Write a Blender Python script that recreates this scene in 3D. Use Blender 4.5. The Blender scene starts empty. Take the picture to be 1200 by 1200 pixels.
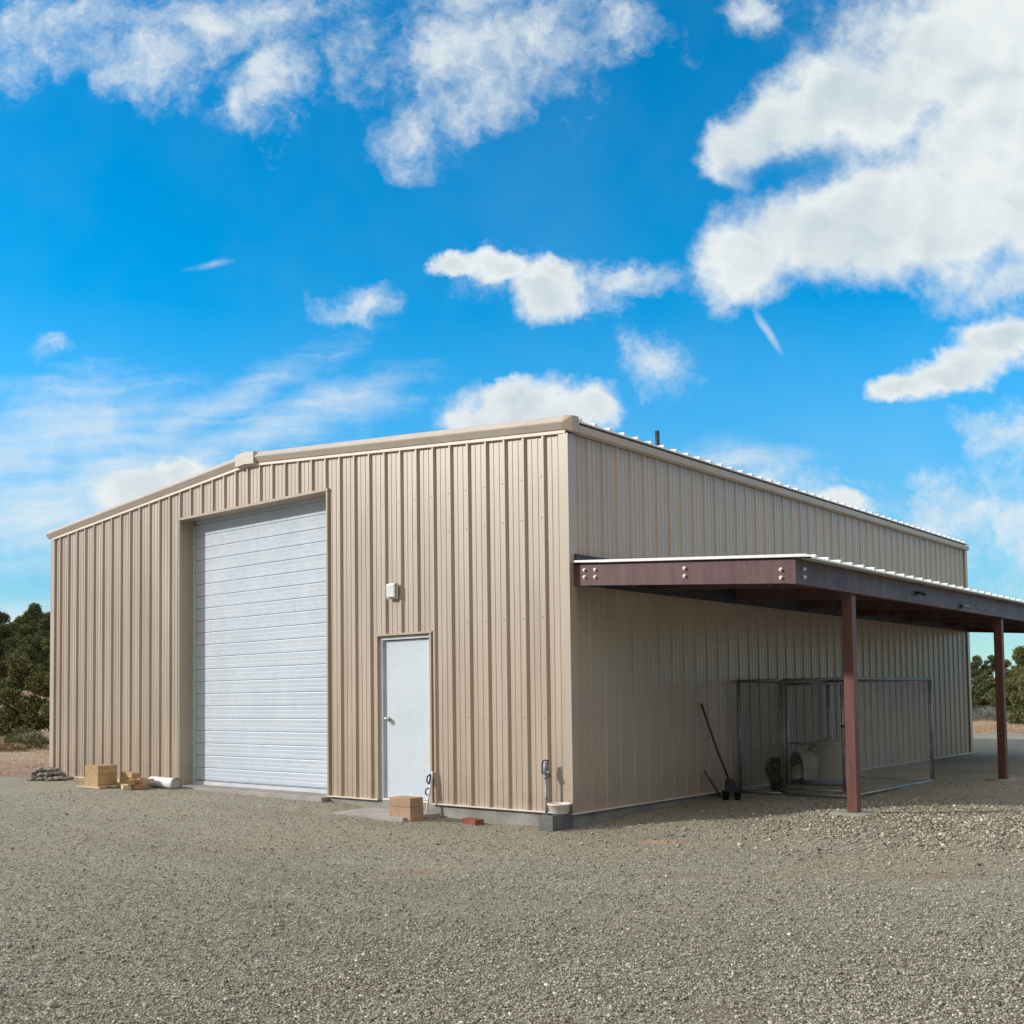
import bpy, math, random
import numpy as np
from mathutils import Vector, Matrix, noise
random.seed(4); rng = np.random.default_rng(7)
FT = 0.3048
S = bpy.context.scene
COL = S.collection
R = math.radians

# ------------------------------------------------------------------ camera
YAW, PITCH, ROLL = -39.549, 2.666, -0.751
CAM = (24.666, -32.557, 4.417)          # feet
cam_d = bpy.data.cameras.new('camera'); cam = bpy.data.objects.new('camera', cam_d); COL.objects.link(cam)
yy, pp, rr = R(YAW), R(PITCH), R(ROLL)
Fw = Vector((math.sin(yy)*math.cos(pp), math.cos(yy)*math.cos(pp), math.sin(pp)))
Rt = Vector((math.cos(yy), -math.sin(yy), 0)); Up = Rt.cross(Fw)
R2 = Rt*math.cos(rr)+Up*math.sin(rr); U2 = -Rt*math.sin(rr)+Up*math.cos(rr)
M = Matrix((R2, U2, -Fw)).transposed().to_4x4(); M.translation = Vector(CAM)*FT
cam.matrix_world = M
cam_d.sensor_width = 36; cam_d.sensor_fit = 'HORIZONTAL'
FPX, PX, PY = 1258.063, 615.281, 757.788
cam_d.lens = FPX/1200*36; cam_d.shift_x = (600-PX)/1200; cam_d.shift_y = (PY-600)/1200
cam_d.clip_start = 0.1; cam_d.clip_end = 3000
S.camera = cam

# ------------------------------------------------------------------ exposure, sun, sky
S.view_settings.view_transform = 'Standard'; S.view_settings.look = 'None'
S.view_settings.exposure = 0.0; S.view_settings.gamma = 1
SUN_EL, SUN_AZ = 26.0, 46.0             # az: degrees towards -x from the -y direction
sd = Vector((-math.sin(R(SUN_AZ))*math.cos(R(SUN_EL)), -math.cos(R(SUN_AZ))*math.cos(R(SUN_EL)), math.sin(R(SUN_EL))))
sl = bpy.data.lights.new('sun', 'SUN'); sl.energy = 3.8; sl.angle = R(2.2); sl.color = (1.0, 0.93, 0.85)
so = bpy.data.objects.new('sun', sl); COL.objects.link(so); so.rotation_euler = sd.to_track_quat('Z', 'Y').to_euler()
so.location = (0, 0, 30)

W = bpy.data.worlds.new('World'); S.world = W; W.use_nodes = True
nt = W.node_tree; nt.nodes.clear()
class NG:
    def __init__(s, nt): s.nt = nt
    def n(s, t, **k):
        o = s.nt.nodes.new(t)
        for a, b in k.items(): setattr(o, a, b)
        return o
    def l(s, a, b): s.nt.links.new(a, b)
    def put(s, sock, v):
        if isinstance(v, bpy.types.NodeSocket): s.l(v, sock)
        else: sock.default_value = v
    def m(s, op, a, b=None, c=None, clamp=False):
        o = s.n('ShaderNodeMath', operation=op, use_clamp=clamp)
        s.put(o.inputs[0], a)
        if b is not None: s.put(o.inputs[1], b)
        if c is not None: s.put(o.inputs[2], c)
        return o.outputs[0]
    def vm(s, op, a, b=None):
        o = s.n('ShaderNodeVectorMath', operation=op)
        s.put(o.inputs[0], a)
        if b is not None: s.put(o.inputs[1], b)
        return o.outputs['Value'] if op in ('DOT_PRODUCT', 'LENGTH') else o.outputs['Vector']
    def noise(s, vec, scale, detail=4, rough=.5, dist=0, col=False):
        o = s.n('ShaderNodeTexNoise'); s.put(o.inputs['Vector'], vec)
        o.inputs['Scale'].default_value = scale; o.inputs['Detail'].default_value = detail
        o.inputs['Roughness'].default_value = rough; o.inputs['Distortion'].default_value = dist
        return o.outputs['Color'] if col else o.outputs['Fac']
    def mr(s, v, a, b, c=0, d=1, smooth=True):
        o = s.n('ShaderNodeMapRange', interpolation_type='SMOOTHSTEP' if smooth else 'LINEAR')
        s.put(o.inputs[0], v)
        for i, x in enumerate((a, b, c, d)): s.put(o.inputs[i+1], x)
        return o.outputs[0]
    def mix(s, f, a, b, mode='MIX'):
        o = s.n('ShaderNodeMix', data_type='RGBA', blend_type=mode)
        s.put(o.inputs['Factor'], f); s.put(o.inputs['A'], a); s.put(o.inputs['B'], b)
        return o.outputs['Result']
    def ramp(s, f, stops, interp='LINEAR'):
        o = s.n('ShaderNodeValToRGB'); o.color_ramp.interpolation = interp
        e = o.color_ramp.elements
        while len(e) < len(stops): e.new(.5)
        for i, (p, c) in enumerate(stops): e[i].position = p; e[i].color = (*c, 1)
        s.put(o.inputs[0], f); return o.outputs['Color']
g = NG(nt)
sky = g.n('ShaderNodeTexSky', sky_type='NISHITA', sun_disc=False, sun_elevation=R(SUN_EL), altitude=1800)
sky.sun_rotation = math.atan2(sd.x, sd.y); sky.air_density = 1.0; sky.dust_density = 0.6; sky.ozone_density = 2.5
tc = g.n('ShaderNodeTexCoord').outputs['Generated']
dirn = g.vm('NORMALIZE', tc)
# compass frame: u to the right of the heading, v up, both as tangents (fixed in the world)
hf = (math.sin(yy), math.cos(yy), 0); hr = (math.cos(yy), -math.sin(yy), 0)
df = g.vm('DOT_PRODUCT', dirn, hf); dr = g.vm('DOT_PRODUCT', dirn, hr); dz = g.vm('DOT_PRODUCT', dirn, (0, 0, 1))
dfs = g.m('MAXIMUM', df, 0.08)
cu = g.m('DIVIDE', dr, dfs); cv = g.m('DIVIDE', dz, dfs)
cb = g.n('ShaderNodeCombineXYZ'); g.l(cu, cb.inputs[0]); g.l(cv, cb.inputs[1]); P = cb.outputs[0]
# ragged edges: two scales of domain warp
w1 = g.vm('SUBTRACT', g.noise(P, 6, 3, .55, col=True), (.5, .5, .5))
w2 = g.vm('SUBTRACT', g.noise(P, 22, 6, .62, col=True), (.5, .5, .5))
w3 = g.vm('SUBTRACT', g.noise(P, 70, 5, .65, col=True), (.5, .5, .5))
def scl(v, k):
    o = g.n('ShaderNodeVectorMath', operation='SCALE'); g.l(v, o.inputs[0]); o.inputs['Scale'].default_value = k; return o.outputs[0]
Pw = g.vm('ADD', g.vm('ADD', g.vm('ADD', P, scl(w1, .055)), scl(w2, .045)), scl(w3, .008))
def uv(px, py):
    d = Fw + R2*((px-PX)/FPX) - U2*((py-PY)/FPX)
    f = d.dot(Vector(hf)); return d.dot(Vector(hr))/f, d.z/f
def blob(src, px, py, rx, ry, rot=0, wgt=1.0):
    u, v = uv(px, py)
    mp = g.n('ShaderNodeMapping', vector_type='TEXTURE'); g.l(src, mp.inputs['Vector'])
    mp.inputs['Location'].default_value = (u, v, 0); mp.inputs['Rotation'].default_value = (0, 0, R(rot))
    mp.inputs['Scale'].default_value = (rx/FPX, ry/FPX, 1)
    ln = g.vm('LENGTH', mp.outputs[0])
    return g.m('MULTIPLY', g.m('SUBTRACT', 1.0, ln), wgt)
def union(lst, k=.18):
    a = lst[0]
    for b in lst[1:]: a = g.m('SMOOTH_MAX', a, b, k)
    return a
# thick cumulus (pixels only serve to look up compass bearings of the clouds)
cum = union([blob(Pw, *a) for a in [
    (1000,118,165,78,20), (1130,60,200,120), (1220,190,210,200), (905,145,80,50,25), (862,172,52,44), (985,262,170,80,10),
    (885,300,80,66), (1090,262,180,84), (1240,40,200,170),
    (636,346,54,40), (530,324,34,20), (585,318,56,22), (650,325,40,24),
    (615,488,118,48), (560,495,60,26), (690,474,46,38), (600,462,50,26),
    (1120,438,84,34,16), (1175,404,60,36), (1062,455,42,26), (1235,400,60,44),
    (165,578,84,34,15), (985,592,48,26), (210,560,50,20)]])
hole = g.mr(g.m('ADD', blob(Pw, 925, 192, 100, 36, 3), g.m('MULTIPLY', g.m('SUBTRACT', g.noise(P, 30, 5, .6), .5), .7)), -.05, .75)
# torn, half-transparent cloud
torn = union([blob(Pw, *a) for a in [
    (80,18,280,90), (190,60,180,66), (322,80,60,90,-10), (285,118,36,44), (430,30,70,60), (330,10,140,40), (560,0,180,40),
    (620,50,180,90), (500,70,110,90,20), (480,150,60,56), (560,115,90,66), (720,30,90,60), (250,20,130,60),
    (882,8,54,30), (1150,610,150,110), (1100,560,80,40), (1210,520,90,60), (1190,340,90,40),
    (430,352,66,26), (600,330,90,36), (730,322,100,22,-5), (762,415,76,36,-22), (670,345,70,36), (66,400,32,22), (1230,650,120,60), (905,580,110,40)]])
# streaked cirrus
Ps = g.vm('ADD', P, scl(w1, .04))
cir = union([blob(Ps, *a) for a in [
    (90,510,200,76), (60,590,170,80), (230,492,180,30,26), (150,560,210,56,10), (380,470,130,24,16), (20,540,130,90), (330,500,160,34,14), (250,310,34,6,10,.8),
    (860,545,90,34), (0,720,120,40)]])
n_c1 = g.noise(P, 9, 4, .5); n_c2 = g.noise(P, 34, 5, .62)
n_t = g.noise(Pw, 11, 7, .66); n_t2 = g.noise(P, 46, 6, .6)
rotm = g.n('ShaderNodeMapping'); g.l(P, rotm.inputs['Vector']); rotm.inputs['Rotation'].default_value = (0, 0, R(-18)); rotm.inputs['Scale'].default_value = (5, 34, 1)
n_s = g.noise(g.vm('ADD', rotm.outputs[0], scl(w1, 1.6)), 1.1, 8, .62, .15)
edge = g.m('ADD', g.m('MULTIPLY', g.m('SUBTRACT', n_c1, .5), .9), g.m('MULTIPLY', g.m('SUBTRACT', n_c2, .5), .55))
a_cum = g.mr(g.m('ADD', cum, edge), -.05, .52)
a_cum = g.m('MULTIPLY', a_cum, g.m('SUBTRACT', 1.0, g.m('MULTIPLY', hole, .92)))
a_t = g.m('MULTIPLY', g.mr(g.m('ADD', torn, g.m('ADD', g.m('MULTIPLY', g.m('SUBTRACT', n_t, .55), 3.6), g.m('MULTIPLY', g.m('SUBTRACT', n_t2, .5), .7))), -0.2, 1.35), .9)
n_s = g.m('ADD', g.m('MULTIPLY', n_s, .55), g.m('MULTIPLY', n_t, .45))
a_s = g.m('MULTIPLY', g.mr(g.m('ADD', g.m('MULTIPLY', cir, 1.0), g.m('MULTIPLY', g.m('SUBTRACT', n_s, .52), 3.6)), -0.35, 1.5), .85)
# short contrail
cl = blob(g.vm('ADD', P, scl(w2, .008)), 900, 389, 40, 7, -58)
a_c = g.m('MULTIPLY', g.mr(cl, 0, .9), .5)
veil = g.m('ADD', g.m('MULTIPLY', g.mr(g.noise(P, 3.2, 5, .6, .2), .35, .75), .045), g.mr(dz, 0, .34, .24, .0, False))
def over(a, b): return g.m('SUBTRACT', g.m('ADD', a, b), g.m('MULTIPLY', a, b))
al = over(over(over(a_cum, a_t), over(a_s, a_c)), veil)
# the rest of the sky (behind and beside): unseen cloud on the direction sphere, shaped as fill light
back = g.mr(g.noise(dirn, 3.0, 6, .58, .4), .32, .55, .45, .97)
front = g.mr(df, .10, .35)
al = g.m('ADD', g.m('MULTIPLY', al, front), g.m('MULTIPLY', back, g.m('SUBTRACT', 1.0, front)), clamp=True)
# cloud body: brighter at the sunward (upper left) side and thin rims, greyer in the thick middle
Poff = g.vm('ADD', P, (-.012, .016, 0))
relief = g.m('SUBTRACT', g.noise(Pw, 14, 6, .5), g.noise(g.vm('ADD', Pw, (-.012, .016, 0)), 14, 6, .5))
thick = g.m('MULTIPLY', g.mr(cum, .2, .9), g.mr(g.noise(P, 5, 4, .5), .25, .6))
shade = g.m('ADD', g.m('MULTIPLY', thick, .75), g.m('MULTIPLY', relief, 2.2), clamp=True)
ccol = g.mix(shade, (.83, .88, .88, 1), (.58, .68, .74, 1))
skyc = g.n('ShaderNodeHueSaturation'); skyc.inputs['Saturation'].default_value = 1.15
SKYK = 0.115
g.l(sky.outputs[0], skyc.inputs['Color'])
tint = g.mix(1.0, skyc.outputs[0], g.mix(g.mr(dz, .02, .30), (.60, 1.02, 1.02, 1), (.0, 1.80, 2.0, 1)), 'MULTIPLY')
tint = g.mix(1.0, tint, (SKYK, SKYK, SKYK, 1), 'MULTIPLY')
bcol = g.mix(g.mr(dz, .12, .75), (.11, .09, .065, 1), (1.45, 1.28, 1.05, 1))  # dark near the horizon to dim the canopy wall, bright overhead as fill
fin = g.mix(al, tint, g.mix(front, bcol, ccol))
bg = g.n('ShaderNodeBackground'); g.l(fin, bg.inputs[0]); bg.inputs[1].default_value = 1.0
wo = g.n('ShaderNodeOutputWorld'); g.l(bg.outputs[0], wo.inputs[0])

# ------------------------------------------------------------------ materials
def mat(name, base=(.5, .5, .5), rough=.5, metal=0, spec=.5, fn=None):
    m = bpy.data.materials.new(name); m.use_nodes = True
    t = m.node_tree; b = t.nodes['Principled BSDF']
    b.inputs['Base Color'].default_value = (*base, 1); b.inputs['Roughness'].default_value = rough
    b.inputs['Metallic'].default_value = metal; b.inputs['Specular IOR Level'].default_value = spec
    if fn: fn(NG(t), b)
    return m
def objc(g): return g.n('ShaderNodeTexCoord').outputs['Object']
def bump(g, b, h, strength=.3, dist=.01):
    o = g.n('ShaderNodeBump'); o.inputs['Strength'].default_value = strength; o.inputs['Distance'].default_value = dist
    g.put(o.inputs['Height'], h); g.l(o.outputs[0], b.inputs['Normal'])
def worn(c1, c2, scale=2.0, bs=.15, bd=.004, streak=False, bscale=60):
    def f(g, b):
        p = objc(g)
        q = p
        if streak:
            mp = g.n('ShaderNodeMapping'); g.l(p, mp.inputs[0]); mp.inputs['Scale'].default_value = (3, 3, .35); q = mp.outputs[0]
        n = g.noise(q, scale, 6, .62); n2 = g.noise(p, scale*9, 4, .6)
        f_ = g.m('ADD', g.m('MULTIPLY', n, .75), g.m('MULTIPLY', n2, .25))
        g.l(g.mix(g.mr(f_, .36, .66), (*c1, 1), (*c2, 1)), b.inputs['Base Color'])
        r0 = b.inputs['Roughness'].default_value
        g.l(g.mr(n2, .3, .7, r0-.07, r0+.1), b.inputs['Roughness'])
        bump(g, b, g.noise(p, bscale, 3, .5), bs, bd)
    return f
def siding_fn(c1, c2):
    def f(g, b):
        p = objc(g)
        mp = g.n('ShaderNodeMapping'); g.l(p, mp.inputs[0]); mp.inputs['Scale'].default_value = (2.2, 2.2, .25)
        n = g.noise(mp.outputs[0], 1.6, 5, .6); big = g.noise(p, .5, 3, .5)
        sp = g.n('ShaderNodeSeparateXYZ'); g.l(p, sp.inputs[0])
        c = g.mix(g.mr(g.m('ADD', g.m('MULTIPLY', n, .6), g.m('MULTIPLY', big, .4)), .35, .65), (*c1, 1), (*c2, 1))
        # splash-back dirt along the bottom foot of the sheets
        dirt = g.m('MULTIPLY', g.mr(sp.outputs[2], .0, .55, 1, 0), g.mr(g.noise(p, 5, 5, .6), .35, .7))
        c = g.mix(g.m('MULTIPLY', dirt, .35), c, (.23, .17, .12, 1))
        g.l(c, b.inputs['Base Color'])
        g.l(g.mr(n, .3, .7, .36, .48), b.inputs['Roughness'])
        # faint drip streaks below the screw lines
        sm = g.n('ShaderNodeMapping'); g.l(p, sm.inputs[0]); sm.inputs['Scale'].default_value = (9, 9, .5)
        c2_ = g.mix(g.m('MULTIPLY', g.mr(g.noise(sm.outputs[0], 1.5, 4, .6), .56, .74), .22), b.inputs['Base Color'].links[0].from_socket, (.27, .22, .175, 1))
        g.l(c2_, b.inputs['Base Color'])
        # gentle oil-canning of thin sheet plus fine grain
        h = g.m('ADD', g.noise(mp.outputs[0], 2.5, 2, .5), g.m('MULTIPLY', g.noise(p, 300, 2, .5), .03))
        bump(g, b, h, .22, .012)
    return f
MT = {}
MT['siding'] = mat('tan_siding', (.42, .35, .29), .42, 0, .5, siding_fn((.365, .300, .238), (.425, .350, .282)))
MT['siding'].node_tree.nodes['Principled BSDF'].inputs['Specular IOR Level'].default_value = .85
MT['siding'].node_tree.nodes['Principled BSDF'].inputs['Coat Weight'].default_value = .45
MT['siding'].node_tree.nodes['Principled BSDF'].inputs['Coat Roughness'].default_value = .36
MT['trim'] = mat('tan_trim', (.45, .38, .31), .4, 0, .5, worn((.38, .32, .255), (.43, .365, .295), 1.5, streak=True))
MT['rake'] = mat('rake_trim', (.5, .45, .38), .4, 0, .5, worn((.50, .455, .40), (.56, .515, .46), 1.5))
MT['cream'] = mat('cream_base_trim', (.66, .58, .50), .45, 0, .5, worn((.68, .61, .54), (.78, .71, .63), 3))
MT['roof'] = mat('galvalume_roof', (.8, .8, .8), .4, .15, .5, worn((.74, .75, .75), (.84, .84, .84), 1.2))
MT['doorw'] = mat('white_roll_door', (.72, .75, .80), .38, 0, .5, worn((.455, .53, .625), (.515, .585, .68), 1.2, .05, .002))
MT['white'] = mat('white_paint', (.72, .76, .80), .42, 0, .5, worn((.51, .585, .66), (.56, .635, .715), 1.4, .1, .002))
MT['frame'] = mat('grey_white_frame', (.6, .62, .66), .45, 0, .5, worn((.52, .55, .60), (.62, .65, .69), 2))
MT['conc'] = mat('concrete', (.3, .3, .29), .9, 0, .3, worn((.21, .21, .20), (.34, .335, .32), 3, .5, .006))
MT['slab'] = mat('slab_concrete', (.34, .33, .32), .88, 0, .3, worn((.30, .285, .28), (.39, .37, .36), 4, .4, .003))
MT['cblock'] = mat('cinder_grey', (.2, .21, .21), .95, 0, .3, worn((.10, .108, .112), (.17, .178, .178), 5, .6, .006))
MT['primer'] = mat('red_oxide_steel', (.12, .065, .062), .5, 0, .4, worn((.082, .038, .046), (.135, .074, .082), 2.5, .3, .003, True))
MT['post'] = mat('red_brown_post', (.15, .06, .045), .5, 0, .4, worn((.105, .042, .034), (.165, .072, .058), 2.5, .2, .003, True))
MT['bolt'] = mat('zinc_bolt', (.75, .75, .72), .35, .4, .6)
MT['galv'] = mat('galvanised_tube', (.42, .44, .46), .4, .6, .5, worn((.24, .255, .27), (.38, .40, .42), 6))
MT['black'] = mat('black_plastic', (.018, .018, .02), .5, 0, .4, worn((.012, .012, .014), (.03, .03, .032), 6))
MT['darkm'] = mat('dark_metal', (.04, .045, .05), .55, .2, .4, worn((.03, .034, .04), (.06, .065, .07), 4))
MT['chrome'] = mat('nickel', (.6, .6, .6), .25, 1)
MT['lens'] = mat('frosted_lens', (.7, .72, .74), .3, 0, .5, worn((.62, .64, .67), (.74, .76, .78), 8))
def wood_fn(c1, c2, sc=(1, 1, 1), k=24):
    def f(g, b):
        p = objc(g); mp = g.n('ShaderNodeMapping'); g.l(p, mp.inputs[0]); mp.inputs['Scale'].default_value = sc
        n = g.noise(mp.outputs[0], k, 5, .6, 1.2); big = g.noise(p, 3, 3, .5)
        g.l(g.mix(g.mr(g.m('ADD', g.m('MULTIPLY', n, .7), g.m('MULTIPLY', big, .3)), .35, .65), (*c1, 1), (*c2, 1)), b.inputs['Base Color'])
        bump(g, b, n, .3, .003)
    return f
MT['wood'] = mat('sawn_lumber', (.5, .36, .2), .75, 0, .3, wood_fn((.36, .235, .12), (.52, .38, .21), (1, .12, 1)))
MT['woodp'] = mat('pale_lumber', (.6, .48, .34), .75, 0, .3, wood_fn((.47, .35, .22), (.66, .53, .38), (.12, 1, 1)))
MT['woodo'] = mat('orange_board', (.45, .25, .14), .75, 0, .3, wood_fn((.33, .17, .10), (.48, .28, .16), (.12, 1, 1)))
MT['box'] = mat('tan_block', (.42, .28, .2), .85, 0, .3, worn((.34, .235, .165), (.43, .305, .225), 7, .4, .004))
MT['brick'] = mat('red_brick', (.24, .08, .055), .9, 0, .3, worn((.17, .055, .04), (.28, .10, .07), 8, .5, .005))
MT['pvc'] = mat('white_pvc', (.74, .75, .78), .35, 0, .5, worn((.66, .67, .71), (.78, .79, .81), 5))
MT['bowl'] = mat('pinkish_bowl', (.66, .56, .53), .4, 0, .5, worn((.66, .60, .57), (.76, .71, .68), 6))
MT['shovel'] = mat('blue_grey_metal', (.2, .24, .28), .45, .3, .5, worn((.14, .17, .20), (.26, .30, .34), 8))
MT['handle'] = mat('wood_handle', (.2, .09, .045), .6, 0, .4, wood_fn((.09, .042, .026), (.16, .08, .046), (1, 1, .1)))
MT['gtool'] = mat('green_handle', (.07, .09, .05), .5, 0, .4)
MT['igloo'] = mat('grey_beige_plastic', (.38, .39, .35), .55, 0, .4, worn((.33, .34, .305), (.42, .43, .39), 4))
MT['igbase'] = mat('blue_grey_plastic', (.2, .26, .32), .5, 0, .4, worn((.16, .21, .26), (.24, .30, .36), 5))
MT['cloth'] = mat('white_cloth', (.6, .56, .56), .9, 0, .2, worn((.45, .38, .38), (.68, .64, .64), 9, .6, .01))
MT['rock'] = mat('lichen_rock', (.25, .24, .22), .95, 0, .3, worn((.13, .125, .115), (.36, .34, .31), 9, .8, .01, bscale=25))
MT['bark'] = mat('bark', (.1, .075, .055), .95, 0, .2, worn((.07, .05, .038), (.15, .115, .09), 6, .8, .02))
def leaf_fn(c1, c2, c3):
    def f(g, b):
        p = objc(g); r = g.n('ShaderNodeNewGeometry').outputs['Random Per Island']
        n = g.noise(p, 1.6, 3, .5)
        c = g.mix(g.m('MULTIPLY_ADD', r, .6, g.m('MULTIPLY', n, .4)), (*c1, 1), (*c2, 1))
        c = g.mix(g.m('MULTIPLY', g.mr(r, .90, .99), .6), c, (*c3, 1)); g.l(c, b.inputs['Base Color'])
    return f
MT['leaf1'] = mat('pinyon_foliage', (.05, .07, .03), .75, 0, .25, leaf_fn((.075, .098, .045), (.175, .205, .092), (.25, .235, .12)))
MT['leaf2'] = mat('juniper_foliage', (.07, .08, .03), .75, 0, .25, leaf_fn((.092, .112, .046), (.215, .235, .095), (.29, .26, .13)))
MT['sage'] = mat('sage_foliage', (.15, .17, .16), .85, 0, .2, leaf_fn((.11, .125, .12), (.20, .22, .21), (.26, .25, .21)))
MT['pot_leaf'] = mat('potted_foliage', (.04, .06, .02), .7, 0, .3, leaf_fn((.03, .045, .018), (.065, .08, .032), (.1, .09, .05)))
MT['straw'] = mat('dry_grass', (.42, .34, .2), .85, 0, .2, leaf_fn((.30, .23, .14), (.47, .38, .25), (.38, .28, .17)))
def dirt_fn(g, b):
    p = objc(g)
    n = g.noise(p, .11, 6, .6); n2 = g.noise(p, 1.7, 6, .65); n3 = g.noise(p, 14, 5, .6)
    sp = g.n('ShaderNodeSeparateXYZ'); g.l(p, sp.inputs[0])
    c = g.mix(g.mr(n, .42, .58), (.26, .155, .115, 1), (.36, .265, .195, 1))
    c = g.mix(g.m('MULTIPLY', g.mr(n2, .45, .62), .5), c, (.44, .36, .27, 1))
    c = g.mix(g.m('MULTIPLY', g.mr(n3, .5, .7), .45), c, (.20, .14, .10, 1))
    g.l(c, b.inputs['Base Color'])
    bump(g, b, g.m('ADD', n2, g.m('MULTIPLY', n3, .4)), .6, .05)
MT['dirt'] = mat('red_dirt', (.35, .25, .18), .95, 0, .15, dirt_fn)
PATCH = [(16.0, -17.3, 1.0, .55), (14.2, -19.3, .7, .4), (14.6, -3.6, 2.2, 1.0), (9.0, -6.9, 1.4, .7), (2.0, -10.0, 1.6, .9)]
def gravel_fn(g, b):
    p = objc(g)
    def vor(scale, feat='F1'):
        o = g.n('ShaderNodeTexVoronoi', feature=feat); g.l(p, o.inputs['Vector']); o.inputs['Scale'].default_value = scale; return o
    v1 = vor(80); v2 = vor(150)
    s1 = g.n('ShaderNodeSeparateColor'); g.l(v1.outputs['Color'], s1.inputs[0])
    s2 = g.n('ShaderNodeSeparateColor'); g.l(v2.outputs['Color'], s2.inputs[0])
    st = [(0, (.12, .113, .088)), (.3, (.27, .258, .205)), (.6, (.385, .368, .292)), (.85, (.49, .47, .385)), (.95, (.62, .60, .52)), (1, (.74, .72, .65))]
    c1 = g.ramp(s1.outputs[0], st); c2 = g.ramp(s2.outputs[1], st)
    sel = g.m('GREATER_THAN', s1.outputs[1], .5)
    c = g.mix(sel, c1, c2)
    d = g.m('ADD', g.m('MULTIPLY', v1.outputs['Distance'], g.m('SUBTRACT', 1.0, sel)), g.m('MULTIPLY', v2.outputs['Distance'], sel))
    big = g.noise(p, .35, 5, .62); med = g.noise(p, 1.4, 5, .6)
    trk = g.n('ShaderNodeMapping'); g.l(p, trk.inputs[0]); trk.inputs['Rotation'].default_value = (0, 0, R(24)); trk.inputs['Scale'].default_value = (.10, .75, 1)
    tn = g.noise(trk.outputs[0], 1.0, 3, .55, .6)
    c = g.mix(g.m('MULTIPLY', g.mr(tn, .44, .62), .38), c, (.25, .23, .185, 1))       # compacted wheel lanes, fuller of dark fines
    c = g.mix(g.m('MULTIPLY', g.mr(big, .45, .65), .55), c, (.40, .36, .262, 1))      # olive-tan fines
    for (cx_, cy_, rx_, ry_) in PATCH:
        mp = g.n('ShaderNodeMapping', vector_type='TEXTURE'); g.l(p, mp.inputs[0])
        mp.inputs['Location'].default_value = (cx_*FT, cy_*FT, -.19); mp.inputs['Rotation'].default_value = (0, 0, R(-YAW)); mp.inputs['Scale'].default_value = (rx_*FT, ry_*FT, 1)
        ds = g.m('ADD', g.vm('LENGTH', mp.outputs[0]), g.m('MULTIPLY', g.m('SUBTRACT', g.noise(p, 4, 5, .65), .5), 1.6))
        c = g.mix(g.m('MULTIPLY', g.mr(ds, .2, 1.25, 1, 0), .5), c, (.31, .205, .15, 1))
    # the red subsoil showing through in a few places
    c = g.mix(g.m('MULTIPLY', g.mr(med, .64, .76), .45), c, (.27, .15, .105, 1))
    g.l(c, b.inputs['Base Color'])
    h = g.m('SUBTRACT', g.m('MULTIPLY', g.noise(p, 9, 4, .6), .6), d)
    bump(g, b, h, .9, .014)
MT['gravel'] = mat('gravel', (.3, .29, .26), .92, 0, .25, gravel_fn)
def stone_fn(g, b):
    a = g.n('ShaderNodeAttribute', attribute_name='stone'); g.l(a.outputs['Color'], b.inputs['Base Color'])
MT['stone'] = mat('loose_stones', (.3, .29, .26), .85, 0, .3, stone_fn)

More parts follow.
